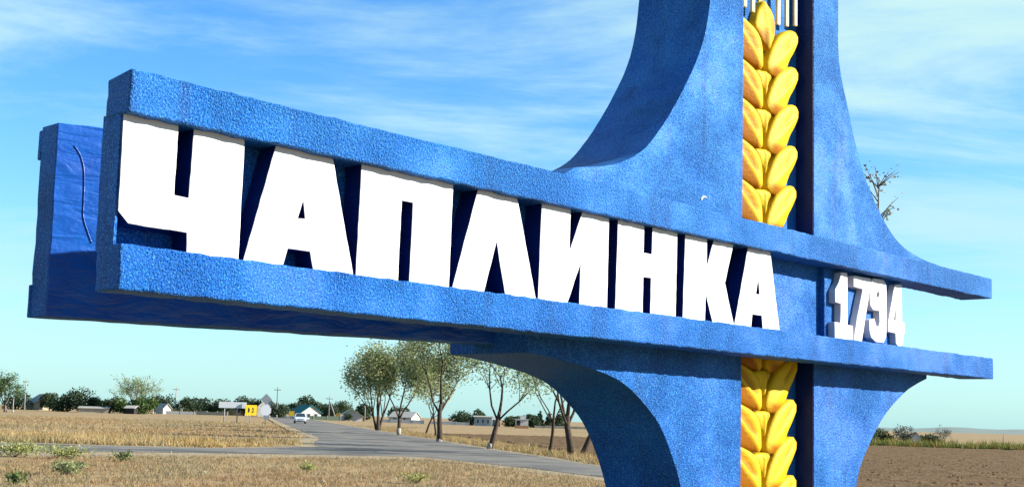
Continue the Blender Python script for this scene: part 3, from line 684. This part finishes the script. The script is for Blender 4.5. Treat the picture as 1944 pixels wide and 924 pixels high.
VG = 'trees of the far village'
vt = [  # x, y, height, width, colours, kind, label
 (-98.9, 250, 8.2, 6.5, GREEN, 'w', 'yellowish green leafy tree cut off by the left picture edge'),
 (-131, 340, 5.4, 7.5, DARK, 'b', 'low dark tree behind the first two utility poles on the left'),
 (-122, 338, 5.6, 5.0, DARK, 'b', 'dark tree right behind the cream house roof on the left'),
 (-105.4, 300, 4.6, 6.0, DARK, 'b', 'low dark bushy tree between cream house and the big dark round tree'),
 (-101.4, 301, 7.0, 7.2, DARK, 'b', 'big dark round tree, tallest dark crown left of the pale tree'),
 (-97.4, 302, 4.6, 5.2, DARK, 'b', 'dark rounded tree over the right end of the long shed'),
 (-88.4, 300, 9.6, 9.6, PALE, 'w', 'tall pale airy tree standing above the village'),
 (-92.0, 294, 4.3, 4.6, DARK2, 'b', 'mid green bush left below the tall pale tree'),
 (-88.2, 292, 3.9, 5.0, GREEN, 'b', 'olive green bush in the middle below the tall pale tree'),
 (-83.4, 292, 4.8, 6.0, GREEN, 'b', 'fresh green bush right below the tall pale tree'),
 (-89.8, 330, 5.6, 6.6, DARK, 'b', 'dark tree between the tall pale tree and the two-tone utility pole'),
 (-84.4, 331, 5.2, 5.6, DARK, 'b', 'dark tree just right of the tall two-tone utility pole'),
 (-80.6, 333, 5.0, 6.0, DARK, 'b', 'dark tree midway between two-tone pole and white road board'),
 (-76.2, 335, 4.8, 6.6, DARK, 'b', 'wide dark tree left of the white road board'),
 (-68.9, 331, 6.0, 6.0, DARK, 'b', 'dark round tree rising behind the white road board'),
 (-65.2, 331, 5.3, 5.8, DARK2, 'b', 'brownish green tree behind the yellow road sign'),
 (-54.6, 301, 3.9, 5.0, DARK, 'b', 'dark low tree right of the pole by the diamond sign'),
 (-51.8, 309, 4.3, 5.0, DARK, 'b', 'dark low tree behind the small yellow sign'),
 (-51.2, 322, 6.6, 5.2, DARK, 'b', 'dark tall tree directly behind the teal-roofed house'),
 (-47.6, 322, 4.9, 4.0, DARK, 'b', 'dark tree right behind the gable of the teal-roofed house'),
 (-44.2, 311, 4.6, 5.6, DARK, 'b', 'dark tree behind the braced utility pole'),
 (-42.8, 330, 5.6, 6.0, DARK2, 'b', 'grey-green round tree behind the pale green roofed house'),
 (-34.4, 302, 4.8, 4.4, DARK, 'b', 'dark tree partly hidden by the leftmost roadside tree'),
 (-27.5, 318, 4.6, 5.2, DARK, 'b', 'dark tree seen between the first two roadside trees'),
 (-11.2, 300, 3.5, 5.4, DARK, 'b', 'dark tree left of the pale blue building'),
 (-7.4, 314, 4.4, 4.0, DARK, 'b', 'dark tree poking up behind the pale blue building'),
 (5.4, 290, 3.6, 3.6, DARK, 'b', 'dark round tree behind the white shelter'),
 (7.4, 300, 4.4, 2.2, DARK, 'c', 'dark pointed conifer right of the white shelter'),
 (9.6, 300, 3.9, 2.2, DARK, 'c', 'dark pointed conifer, middle of the three past the shelter'),
 (12.0, 301, 4.2, 2.4, DARK, 'c', 'dark pointed conifer left of the slender bare-stemmed tree'),
 (1.2, 302, 3.0, 4.6, DARK2, 'b', 'low dull green tree left of the white shelter'),
 (42.6, 150, 2.2, 2.6, DARK, 'b', 'dark bushy tree beside the lower right edge of the pylon'),
 (44.7, 151, 1.9, 2.2, DARK2, 'b', 'small dark tree second right of the pylon'),
 (46.6, 150, 2.55, 2.6, GREYT, 'b', 'grey round tree left of the white house on the right'),
 (49.0, 150, 1.25, 1.6, DARK, 'b', 'small dark bush right of the white house on the right'),
 (50.1, 150, 1.45, 1.8, DARK, 'b', 'small dark bush below the pale spindly tree on the right'),
 (51.2, 150, 2.75, 1.9, GREYT, 'w', 'pale spindly tree on the right above the green strip'),
]
for i, (x, y, h, wd, cols, kd, lab) in enumerate(vt):
    near = y < 200
    if kd == 'w':
        tree('village_tree', x, y, h, wd, h*0.22, cols, 2600 if not near else 320, 0.40 if not near else 0.2, lab, group=VG, seed=100+i, r0=0.03*h, spread=0.6, clump=0.08*h, low=h*0.12, bark='bark_pale', stems=3 if not near else 2)
    else:
        bushy('village_tree', x, y, h*0.9, wd*1.12, cols, 1900 if not near else 900, 0.42 if not near else 0.2, lab, group=VG, seed=100+i, lobes=14 if kd == 'b' else 8, conic=(kd == 'c'), trunk=0.03*h)

# dry grass and weeds -------------------------------------------------
def blades(pts, h, wdt, cols, rng, per=5, spread=0.5, patch=0.0):
    n = len(pts)*per
    b = np.repeat(pts, per, 0) + rng.normal(size=(n, 3))*np.array([0.05, 0.05, 0])*(h/0.2)**0.5
    hh = (np.repeat(h*rng.uniform(0.5, 1.3, len(pts)), per)*rng.uniform(0.6, 1.15, n))[:, None]
    d = rng.normal(size=(n, 3))*spread; d[:, 2] = 1; d /= np.linalg.norm(d, axis=1)[:, None]
    s = np.stack([rng.normal(size=n), rng.normal(size=n), np.zeros(n)], 1); s /= np.linalg.norm(s, axis=1)[:, None]
    V = np.stack([b - s*wdt*0.5, b + s*wdt*0.5, b + d*hh], 1).reshape(-1, 3)
    c = np.asarray(cols)[rng.integers(0, len(cols), len(pts))]*rng.uniform(0.75, 1.2, len(pts))[:, None]
    if patch:
        for off, thr, cc in ((1.7, 0.12, (0.33, 0.29, 0.16)), (8.3, 0.2, (0.42, 0.26, 0.13)), (15.1, 0.18, (0.52, 0.40, 0.22))):
            q = np.array([noise.noise(Vector((a*patch, b*patch*0.5, off))) + 0.35*noise.noise(Vector((a*patch*4, b*patch*2, off))) for a, b in pts[:, :2]]); f_ = np.clip((q-thr)*3, 0, 0.6)[:, None]
            c = c*(1-f_) + np.array(cc)*f_
    c = np.repeat(np.repeat(c, per, 0)*rng.uniform(0.85, 1.15, n)[:, None], 3, 0)
    return V, np.arange(3*n).reshape(n, 3), c
def inside(poly, x, y):
    r = np.zeros(len(x), bool); n = len(poly)
    for i in range(n):
        (x1, y1), (x2, y2) = poly[i], poly[(i+1) % n]
        c = ((y1 > y) != (y2 > y)) & (x < (x2-x1)*(y-y1)/(y2-y1+1e-12)+x1); r ^= c
    return r
ROADP = RL + RR[::-1]; SIDEP = SF + SN[::-1]
VERGE = offset(RL, 0.8) + offset(RR, -0.5)[::-1]; SV = offset(SF, 1.2) + [(x+0.4, y-3.9-0.7*math.sin(x*0.4)) for x, y in SN][::-1]
PLP = PFa + PFb[::-1]
def scatter(x0, x1, y0, y1, n, rng, keep=None, patch=0.0, pscale=0.3, allow_plough=False, edge=False):
    x = rng.uniform(x0, x1, n); y = rng.uniform(y0, y1, n)
    k = ~inside(ROADP, x, y) & ~inside(SIDEP, x, y) & ((~inside(VERGE, x, y) & ~inside(SV, x, y)) | (rng.random(n) < 0.10))
    if not allow_plough: k &= ~inside(PLP, x, y)
    if keep is not None: k &= keep(x, y)
    x, y = x[k], y[k]
    if patch:
        v = np.array([noise.noise(Vector((a*pscale, b*pscale, 3.3))) for a, b in zip(x, y)]); q = v > rng.uniform(-patch, patch, len(x)) - 0.15; x, y = x[q], y[q]
    z = np.array([H(a, b) for a, b in zip(x, y)])
    return np.stack([x, y, z], 1)
TAN = [(0.50, 0.34, 0.17), (0.42, 0.27, 0.13), (0.56, 0.41, 0.22), (0.38, 0.23, 0.11), (0.45, 0.35, 0.18), (0.36, 0.30, 0.15), (0.42, 0.33, 0.20)]
GOLD = [(0.60, 0.41, 0.16), (0.52, 0.34, 0.13), (0.66, 0.49, 0.23), (0.44, 0.26, 0.10), (0.47, 0.36, 0.14)]
rng = np.random.default_rng(3)
p = scatter(-15, 9, 20, 50, 44000, rng, patch=0.55, pscale=0.9)
v, f, c = blades(p, 0.115, 0.016, TAN, rng, 5, 0.75, 0.28)
tag(npmesh('dry_grass', v, f, M['grass'], tone=c), 'short dry brown grass in the foreground before the road', 'grass', kind='stuff')
p = scatter(-38, -9, 57, 76, 15000, rng, keep=lambda x, y: (y < 71 + 2.5*np.sin(x*0.5) + 2*np.sin(x*1.7) + rng.normal(size=len(x))*2.5) & (rng.random(len(x)) < np.clip((-8.5-x)/7, 0.05, 1)), patch=0.35, pscale=0.35)
v, f, c = blades(p, 0.40, 0.035, GOLD, rng, 6, 0.6, 0.22)
tag(npmesh('golden_weeds', v, f, M['grass'], tone=c), 'golden dry weeds along the far side of the side road', 'grass', kind='stuff')
p = scatter(-75, -13, 70, 190, 26000, rng, patch=0.5, pscale=0.12)
v, f, c = blades(p, 0.24, 0.05, TAN+GOLD[:2], rng, 4, 0.75, 0.07)
tag(npmesh('dry_meadow', v, f, M['grass'], tone=c), 'dry tan meadow stretching towards the village', 'grass', kind='stuff')
p = scatter(-16, 9, 36, 150, 60000, rng, keep=lambda x, y: inside(offset(RR, -0.5)+[(a+3.4+0.6*math.sin(b), b) for a, b in RR][::-1], x, y), allow_plough=True)
v, f, c = blades(p, 0.30, 0.03, GOLD+TAN+[(0.2, 0.2, 0.07)], rng, 5, 0.6)
tag(npmesh('tree_verge_grass', v, f, M['grass'], tone=c), 'tall dry grass strip under the roadside trees', 'grass', kind='stuff')
# rough strip of tall weeds beyond the ploughed field
p = scatter(20, 100, 85, 140, 30000, rng, keep=lambda x, y: inside([(20, 131), (62, 110.8), (104, 84), (110, 88), (66, 116), (20, 139)], x, y), allow_plough=True)
v, f, c = blades(p, 0.85, 0.10, [(0.22, 0.25, 0.05), (0.30, 0.27, 0.07), (0.16, 0.20, 0.045), (0.40, 0.26, 0.08), (0.18, 0.22, 0.05)], rng, 5, 0.4)
tag(npmesh('weed_strip', v, f, M['grass'], tone=c), 'green and rusty strip of tall weeds beyond the ploughed field', 'weeds', kind='stuff')
# soil clods
p = scatter(6, 40, 24, 70, 4000, rng, keep=lambda x, y: inside(PLP, x, y), allow_plough=True)
cl = np.array([(-1,-1,0),(1,-1,0),(1,1,0),(-1,1,0),(0.1,0,1)], float)
sz = rng.uniform(0.03, 0.10, len(p)); rot = rng.uniform(0, 6.28, len(p))
q = cl[None]*sz[:, None, None]*rng.uniform(0.6, 1.2, (len(p), 1, 3)); cs, sn = np.cos(rot)[:, None], np.sin(rot)[:, None]
qx = q[:, :, 0]*cs - q[:, :, 1]*sn; qy = q[:, :, 0]*sn + q[:, :, 1]*cs
V = np.stack([qx + p[:, 0:1], qy + p[:, 1:2], q[:, :, 2] + 0.07], 2).reshape(-1, 3)
tri = np.array([(0,1,4),(1,2,4),(2,3,4),(3,0,4)]); F = (np.arange(len(p))[:, None, None]*5 + tri[None]).reshape(-1, 3)
tag(npmesh('soil_clods', V, F, M['plough']), 'brown soil clods strewn over the ploughed field', 'soil', kind='stuff')

def weed(x, y, h, wd, cols, n, label, seed, group='green weeds in the dry grass'):
    r = np.random.default_rng(seed); root = empty('weed_clump', (x, y, 0)); tag(root, label, 'weed', group)
    V, F = [], []
    tips = []
    for i in range(9):
        a = r.uniform(0, 6.28); q = r.uniform(0.2, 1)*wd/2
        e = Vector((q*math.cos(a), q*math.sin(a)*0.7, h*r.uniform(0.55, 0.95))); m_ = e*0.5 + Vector((0, 0, 0.1*h)); tips += [m_, e, e*0.8]
        v, f = tube_vf([(0, 0, -0.02), m_, e], [0.012, 0.008, 0.004], 4, len(V)); V += v; F += f
    meshobj('stems', V, F, M['bark_pale'], root)
    P = np.array([tuple(t) for t in tips])[r.integers(0, len(tips), n)] + r.normal(size=(n, 3))*np.array([wd*0.17, wd*0.14, h*0.2]); P[:, 2] = np.maximum(P[:, 2], 0.02)
    v, f, c = leaf_cloud(P, 0.075, 0.6, cols, 0.3, r); npmesh('leaves', v, f, M['leaf'], root, tone=c)
YG = [(0.30, 0.31, 0.10), (0.36, 0.34, 0.13), (0.24, 0.27, 0.08)]
weed(-15.9, 41.2, 0.42, 1.6, YG, 1100, 'big yellow-green weed clump at the left picture edge by the road', 1)
weed(-13.9, 40.6, 0.36, 1.3, YG, 800, 'yellow-green weed clump second from the left picture edge by the road', 2)
weed(-11.9, 39.4, 0.3, 0.7, GREEN, 200, 'small dark green weed in the dry grass below the long shed', 3)
weed(-10.6, 30.8, 0.28, 0.7, [(0.20, 0.24, 0.10), (0.26, 0.29, 0.14)], 380, 'round green weed in the near grass below the big dark tree', 4)
weed(-10.2, 26.6, 0.26, 0.5, GREEN, 160, 'green weed at the bottom left corner of the grass', 5)
weed(-11.3, 33.6, 0.2, 0.55, [(0.18, 0.22, 0.09)], 130, 'faint pale green weed left of the round green weed', 6)
weed(-2.2, 31.2, 0.24, 0.6, YG, 190, 'pale green weed low in the grass left of the pylon foot', 7)
weed(-5.6, 36.0, 0.22, 0.5, YG, 150, 'yellowish weed in the grass below the roadside trees', 8)
def stone(x, y, s, seed):
    bm = bmesh.new(); bmesh.ops.create_icosphere(bm, subdivisions=2, radius=s); r = random.Random(seed)
    for v in bm.verts: v.co *= 1 + 0.5*noise.noise(v.co*9/s*0.1 + Vector((seed, 0, 0))); v.co.z *= 0.75
    me = bpy.data.meshes.new('stone'); bm.to_mesh(me); bm.free(); me.materials.append(M['stone'])
    o = link(bpy.data.objects.new('stone', me)); o.location = (x, y, s*0.5)
    tag(o, 'small pale stone lying in the dry foreground grass', 'stone', 'pale stones in the grass')
for i, (x, y) in enumerate(((-9.6, 34.0), (-8.5, 32.2), (-8.0, 33.8), (-6.9, 31.6), (-6.6, 33.5), (-4.4, 30.7), (-2.9, 33.4), (-5.2, 34.6), (-0.6, 34.6), (0.8, 36.2))): stone(x, y, 0.028 + 0.008*(i % 3), i+1)

# ------------------------------------------------------------------ houses
def house(x, y, w, d, hw, hr, rz, wall, roof, label, wins=(), door=None, name='village_house', eave=0.3, chim=False, porch=False, ridge_front=False):
    """gabled house; ridge runs along local x unless ridge_front; front is -y"""
    root = empty(name, (x, y, H(x, y)), rz); tag(root, label, 'house')
    hw2, d2 = w/2, d/2
    if not ridge_front:
        V = [(-hw2,-d2,-.2),(hw2,-d2,-.2),(hw2,d2,-.2),(-hw2,d2,-.2),(-hw2,-d2,hw),(hw2,-d2,hw),(hw2,d2,hw),(-hw2,d2,hw),(-hw2,0,hw+hr),(hw2,0,hw+hr)]
        F = [(0,1,5,4),(1,2,6,9,5),(2,3,7,6),(3,0,4,8,7)]
    else:
        V = [(-hw2,-d2,-.2),(hw2,-d2,-.2),(hw2,d2,-.2),(-hw2,d2,-.2),(-hw2,-d2,hw),(hw2,-d2,hw),(hw2,d2,hw),(-hw2,d2,hw),(0,-d2,hw+hr),(0,d2,hw+hr)]
        F = [(0,1,5,8,4),(1,2,6,5),(2,3,7,9,6),(3,0,4,7)]
    meshobj('wall', V, F, M[wall], root)
    t = 0.12
    for s in (-1, 1):
        if not ridge_front:
            k = hr/d2; y1 = s*(d2+eave); z1 = hw - eave*k
            q = [(-hw2-eave, 0, hw+hr), (hw2+eave, 0, hw+hr), (hw2+eave, y1, z1), (-hw2-eave, y1, z1)]
        else:
            k = hr/hw2; x1 = s*(hw2+eave); z1 = hw - eave*k
            q = [(0, -d2-eave, hw+hr), (0, d2+eave, hw+hr), (x1, d2+eave, z1), (x1, -d2-eave, z1)]
        V = [(a, b, c+0.01) for a, b, c in q] + [(a, b, c+0.01+t) for a, b, c in q]
        rf = meshobj('roof', V, [(0,3,2,1),(4,5,6,7),(0,1,5,4),(1,2,6,5),(2,3,7,6),(3,0,4,7)], M[roof], root)
    if chim: box('chimney', w*0.15, w*0.15+0.5, 0.2, 0.7, hw+hr*0.5, hw+hr+0.7, M['wall_brick'], root)
    for (wx, wz, ww, wh) in wins:
        f = box('window', wx-ww/2-.08, wx+ww/2+.08, -d2-0.05, -d2-0.002, wz-.08, wz+wh+.08, M['frame_white'], root)
        box('pane', wx-ww/2, wx+ww/2, -d2-0.07, -d2-0.052, wz, wz+wh, M['glass'], f)
    if door: box('door', door-0.45, door+0.45, -d2-0.05, -d2-0.002, 0, 2.0, M['dark'], root)
    return root
house(-125.8, 344, 7.0, 7.5, 1.9, 2.3, R(38), 'wall_cream', 'roof_pale', 'cream house with pale gabled roof at the far left', wins=((-1.8, .7, .9, 1), (1.6, .7, .9, 1)), ridge_front=True)
house(-94.6, 291, 6.4, 3.5, 1.0, 0.35, R(8), 'wall_cream', 'roof_grey', 'long low shed with grey roof before the dark round tree', name='long_shed')
house(-85.5, 289, 2.2, 2.5, 1.3, 0.5, R(-10), 'dark', 'roof_pale', 'tiny pale-roofed hut under the tall pale tree', name='small_hut')
house(-87.3, 322, 2.4, 3.0, 1.4, 1.1, R(50), 'wall_white', 'roof_pale', 'small pale house half hidden behind the two-tone pole', ridge_front=True)
house(-74.4, 341, 9.5, 6.0, 2.2, 1.3, R(-6), 'wall_cream', 'roof_pale', 'cream building behind the white road board', wins=((-3, .7, 1, 1.1), (0, .7, 1, 1.1), (3, .7, 1, 1.1)))
house(-62.4, 329, 5.2, 6.0, 2.4, 2.6, R(12), 'wall_white', 'roof_grey', 'white gabled house behind the grey diamond road sign', wins=((1.2, .6, .8, 1.0),), ridge_front=True)
house(-45.6, 286, 4.6, 7.0, 1.55, 1.55, R(30), 'wall_white', 'roof_teal', 'house with teal roof and white gable beside the car', wins=((-0.6, .45, .7, .8), (1.1, .45, .7, .8)), ridge_front=True, eave=0.35)
house(-36.2, 291, 5.0, 6.0, 1.2, 1.5, R(10), 'wall_white', 'roof_green', 'pale green roofed house left of the roadside trees', ridge_front=True, eave=0.5)
house(-24.4, 300, 5.6, 5.0, 1.3, 1.2, R(-20), 'wall_white', 'roof_pale', 'white house with pale roof seen between the roadside trees', wins=((-1.5, .4, .7, .7), (1, .4, .7, .7)))
house(-5.9, 300, 4.2, 5.0, 2.0, 0.25, R(0), 'wall_blue', 'roof_grey', 'pale blue flat-roofed building between the roadside trunks', wins=((-1.2, .6, .5, .9), (0, .6, .5, .9), (1.2, .6, .5, .9)), name='pale_building')
house(-2.9, 304, 1.9, 4.0, 1.5, 0.4, R(0), 'wood', 'roof_grey', 'dark wooden shed right of the pale blue building', name='wooden_shed')
house(47.75, 149, 1.0, 1.6, 0.75, 0.6, R(-15), 'wall_white', 'roof_grey', 'small white house with grey roof far right of the pylon', ridge_front=True, eave=0.1)
bushy('garden_bush', -35.9, 286.6, 1.7, 2.3, DARK, 420, 0.3, 'dark round bush in front of the pale green roofed house', cat='bush', seed=300, lobes=8, trunk=0.05)
# white shelter beside the road
sh = empty('roadside_shelter', (2.7, 255, 0), R(4)); tag(sh, 'white boxy shelter with orange base and raised roof block', 'shelter')
box('base', -1.3, 1.3, -1.0, 1.0, -0.1, 0.55, M['wall_brick'], sh)
box('wall', -1.25, 1.25, -0.95, 0.95, 0.55, 1.75, M['wall_white'], sh)
box('opening', -1.1, -0.35, -0.97, -0.952, 0.6, 1.55, M['dark'], sh)
box('roof', -1.45, 1.45, -1.15, 1.15, 1.75, 1.87, M['frame_white'], sh)
box('roof_block', -0.35, 0.75, -0.5, 0.5, 1.87, 2.55, M['wall_white'], sh)
# low pale garden walls / fences at the edge of the village
def gwall(x, y, ln, h, rz, m, label):
    root = empty('garden_wall', (x, y, H(x, y)), rz); tag(root, label, 'wall')
    n = max(2, int(ln/2.4)); sp = ln/n
    for i in range(n): box('panel', -ln/2+i*sp+.06, -ln/2+(i+1)*sp-.06, -0.06, 0.06, -0.1, h*(0.9+0.2*random.random()), M[m], root)
    for i in range(n+1): box('post', -ln/2+i*sp-.05, -ln/2+i*sp+.05, -0.09, 0.09, -0.1, h*1.15, M['wall_white'], root)
gwall(-82.0, 318, 7, 0.8, R(5), 'wall_white', 'low white wall right of the two-tone utility pole')
gwall(-75.0, 322, 8, 0.9, R(-4), 'wall_cream', 'low cream wall left of the white road board')
gwall(-41.8, 283, 9, 0.9, R(4), 'roof_green', 'low greenish fence below the braced utility pole')
gwall(-24.0, 288, 10, 0.8, R(0), 'wall_white', 'low white fence behind the second roadside tree')
gwall(-13.5, 292, 9, 0.7, R(0), 'wall_white', 'low white fence left of the pale blue building')
gwall(12.0, 286, 12, 0.55, R(0), 'wall_cream', 'low pale wall right of the white shelter')

# ------------------------------------------------------------------ poles and road signs
def pole(x, y, h, label, r=0.14, m='pole_grey', brace=None, top=True, foot=None):
    root = empty('utility_pole', (x, y, H(x, y))); tag(root, label, 'utility pole', 'utility poles of the village')
    tube('post', [(0, 0, -0.3), (0, 0, h*0.55), (0.02, 0, h)], [r*1.15, r, r*0.75], M[m], root)
    if foot: tube('foot', [(0, 0.02, -0.2), (0, 0.02, foot)], [r*1.9, r*1.6], M['lime'], root)
    if top:
        box('crossarm', -0.8, 0.8, -0.06, 0.06, h-0.75, h-0.63, M['wood'], root)
        for q in (-0.7, 0.0, 0.7): tube('insulator', [(q, 0, h-0.63), (q, 0, h-0.42)], 0.05, M['frame_white'], root, 6)
    if brace: tube('brace', [(brace, 0, -0.3), (0.1, 0, h*0.78)], [r*0.9, r*0.8], M[m], root)
pole(-97.0, 249, 3.4, 'short grey post with white foot by the left picture edge', top=False, r=0.10, foot=0.5)
pole(-125.6, 330, 8.0, 'tall thin utility pole at the far left of the village')
pole(-83.6, 299, 4.2, 'short grey pole with white foot right of the tall pale tree', top=False, r=0.12, foot=0.7)
pole(-86.2, 329, 7.0, 'tall two-tone utility pole midway to the white road board', r=0.13)
pole(-54.5, 299, 7.2, 'slim dark utility pole right of the diamond sign', r=0.13, m='wood', foot=0.7)
pole(-42.2, 299, 5.6, 'braced utility pole right of the teal-roofed house', r=0.14, brace=1.9)
pole(-33.4, 296, 4.2, 'pale pole half hidden by the leftmost roadside tree', r=0.11)
pole(62.3, 160, 1.6, 'short thin pole on the right horizon beyond the weeds', r=0.05, top=False)

# white direction board on two posts
b = empty('direction_board', (-35.6, 164, H(-35.6, 164)), R(12)); tag(b, 'blank white road board on two white posts left of the yellow sign', 'road sign')
box('board', -1.75, 1.75, -0.03, 0.03, 2.0, 2.78, M['sign_white'], b, bevel=0.02)
for q in (-1.0, 0.62):
    tube('post', [(q, 0.08, -0.2), (q, 0.08, 2.75)], 0.075, M['pole_grey'], b)
b = empty('yellow_road_sign', (-32.4, 160, H(-32.4, 160)), R(24)); tag(b, 'yellow square road sign with two dark marks on thin posts', 'road sign')
brd = box('board', -0.72, 0.72, -0.02, 0.02, 1.15, 2.45, M['sign_yellow'], b, bevel=0.02)
for nm, pts in (('mark', [(-0.38, 1.5), (-0.30, 1.5), (-0.16, 1.65), (-0.16, 1.95), (-0.30, 2.1), (-0.38, 2.1)]), ('mark', [(0.10, 1.5), (0.32, 1.5), (0.32, 2.1), (0.14, 2.1), (0.14, 1.96), (0.21, 1.96), (0.21, 1.64), (0.10, 1.64)])):
    prism(nm, pts, M['sign_black'], brd, lambda a, c, s: (a, -0.034 if not s else -0.021, c), step=5, jit=0, bevel=0)
for q in (-0.5, -0.05): tube('post', [(q, 0.06, -0.2), (q, 0.06, 2.35)], 0.04, M['pole_grey'], b)
b = empty('diamond_road_sign', (-31.3, 164, H(-31.3, 164)), R(14)); tag(b, 'grey back of a diamond road sign above an eight-sided plate on one post', 'road sign')
tube('post', [(0, 0.05, -0.2), (0, 0.05, 3.95)], 0.06, M['steel'], b)
prism('diamond_plate', [(0, 2.55), (0.72, 3.26), (0, 3.98), (-0.72, 3.26)], M['steel'], b, lambda a, c, s: (a, -0.02 if not s else 0.0, c), step=9, jit=0, bevel=0)
prism('eight_sided_plate', [(0.72*math.cos(R(22.5+45*i)), 1.82 + 0.72*math.sin(R(22.5+45*i))) for i in range(8)], M['sign_white'], b, lambda a, c, s: (a, -0.02 if not s else 0.0, c), step=9, jit=0, bevel=0)
prism('small_plate', [(-0.25, 0.7), (0.45, 0.7), (0.45, 1.2), (-0.25, 1.2)], M['steel'], b, lambda a, c, s: (a, -0.03 if not s else -0.01, c), step=9, jit=0, bevel=0)
b = empty('small_yellow_sign', (-42.6, 250, H(-42.6, 250)), R(5)); tag(b, 'small plain yellow board by the road left of the car', 'road sign')
box('board', -0.5, 0.5, -0.02, 0.02, 0.75, 1.75, M['sign_yellow'], b); tube('post', [(0, 0.05, -0.2), (0, 0.05, 1.7)], 0.04, M['pole_grey'], b)
b = empty('orange_sign', (-38.2, 285, H(-38.2, 285)), R(0)); tag(b, 'orange roundish sign before the pale green roofed house', 'road sign')
prism('disc', [(0.55*math.cos(R(30*i)), 1.15 + 0.5*math.sin(R(30*i))) for i in range(12)], M['sign_orange'], b, lambda a, c, s: (a, -0.02 if not s else 0.02, c), step=9, jit=0, bevel=0)
tube('post', [(0, 0.06, -0.2), (0, 0.06, 1.4)], 0.08, M['sign_orange'], b)

# ------------------------------------------------------------------ car
def car(x, y, rz):
    root = empty('oncoming_car', (x, y, H(x, y)+0.1), rz); tag(root, 'silvery white car coming along the road towards the junction', 'car')
    # cross sections from front (-y) to rear: y, half width, z bottom, z shoulder
    secs = [(-2.02, .70, .34, .62), (-1.92, .80, .24, .72), (-1.3, .84, .22, .88), (-0.8, .85, .22, .95), (0.3, .85, .22, .98), (1.3, .84, .22, .98), (1.85, .80, .26, .92), (2.0, .74, .36, .80)]
    V, F = [], []
    for (yy, hw, z0, z1) in secs:
        V += [(-hw*0.9, yy, z0), (-hw, yy, z0+0.12), (-hw, yy, z1-0.12), (-hw*0.9, yy, z1), (hw*0.9, yy, z1), (hw, yy, z1-0.12), (hw, yy, z0+0.12), (hw*0.9, yy, z0)]
    for i in range(len(secs)-1):
        for k in range(8): F.append((i*8+k, i*8+(k+1) % 8, i*8+8+(k+1) % 8, i*8+8+k))
    F.append(tuple(range(8))); F.append(tuple((len(secs)-1)*8+k for k in reversed(range(8))))
    meshobj('body', V, F, M['car_paint'], root, smooth=False)
    lo = [(-0.78, -0.85, .94), (0.78, -0.85, .94), (0.78, 1.5, .97), (-0.78, 1.5, .97)]; hi = [(-0.60, -0.15, 1.42), (0.60, -0.15, 1.42), (0.60, 0.9, 1.42), (-0.60, 0.9, 1.42)]
    meshobj('cabin', lo+hi, [(3,2,6,7),(0,3,7,4),(2,1,5,6),(0,1,5,4)], M['glass'], root)
    V, Fx = box_vf(-0.61, 0.61, -0.17, 0.92, 1.41, 1.46); meshobj('roof', V, Fx, M['car_paint'], root)
    for sx in (-1, 1):
        tube('pillar', [(sx*0.78, -0.86, .93), (sx*0.605, -0.16, 1.43)], 0.035, M['car_paint'], root, 5)
        box('headlight', sx*0.62-0.14, sx*0.62+0.14, -1.99, -1.86, 0.56, 0.70, M['lamp'], root)
        box('mirror', sx*0.93-0.08, sx*0.93+0.08, -0.72, -0.60, 0.95, 1.07, M['car_paint'], root)
        for yy in (-1.25, 1.3):
            wh = tube('wheel', [(sx*0.66, yy, 0.2), (sx*0.86, yy, 0.2)], 0.31, M['tyre'], root, 16)
            tube('rim', [(sx*0.855, yy, 0.2), (sx*0.868, yy, 0.2)], 0.19, M['rim'], wh, 12)
    box('grille', -0.40, 0.40, -2.04, -2.0, 0.48, 0.60, M['sign_black'], root)
    box('number_plate', -0.26, 0.26, -2.06, -2.03, 0.36, 0.46, M['frame_white'], root)
    box('bumper', -0.74, 0.74, -2.03, -1.9, 0.20, 0.34, M['sign_black'], root)
car(-30.6, 187, R(11))
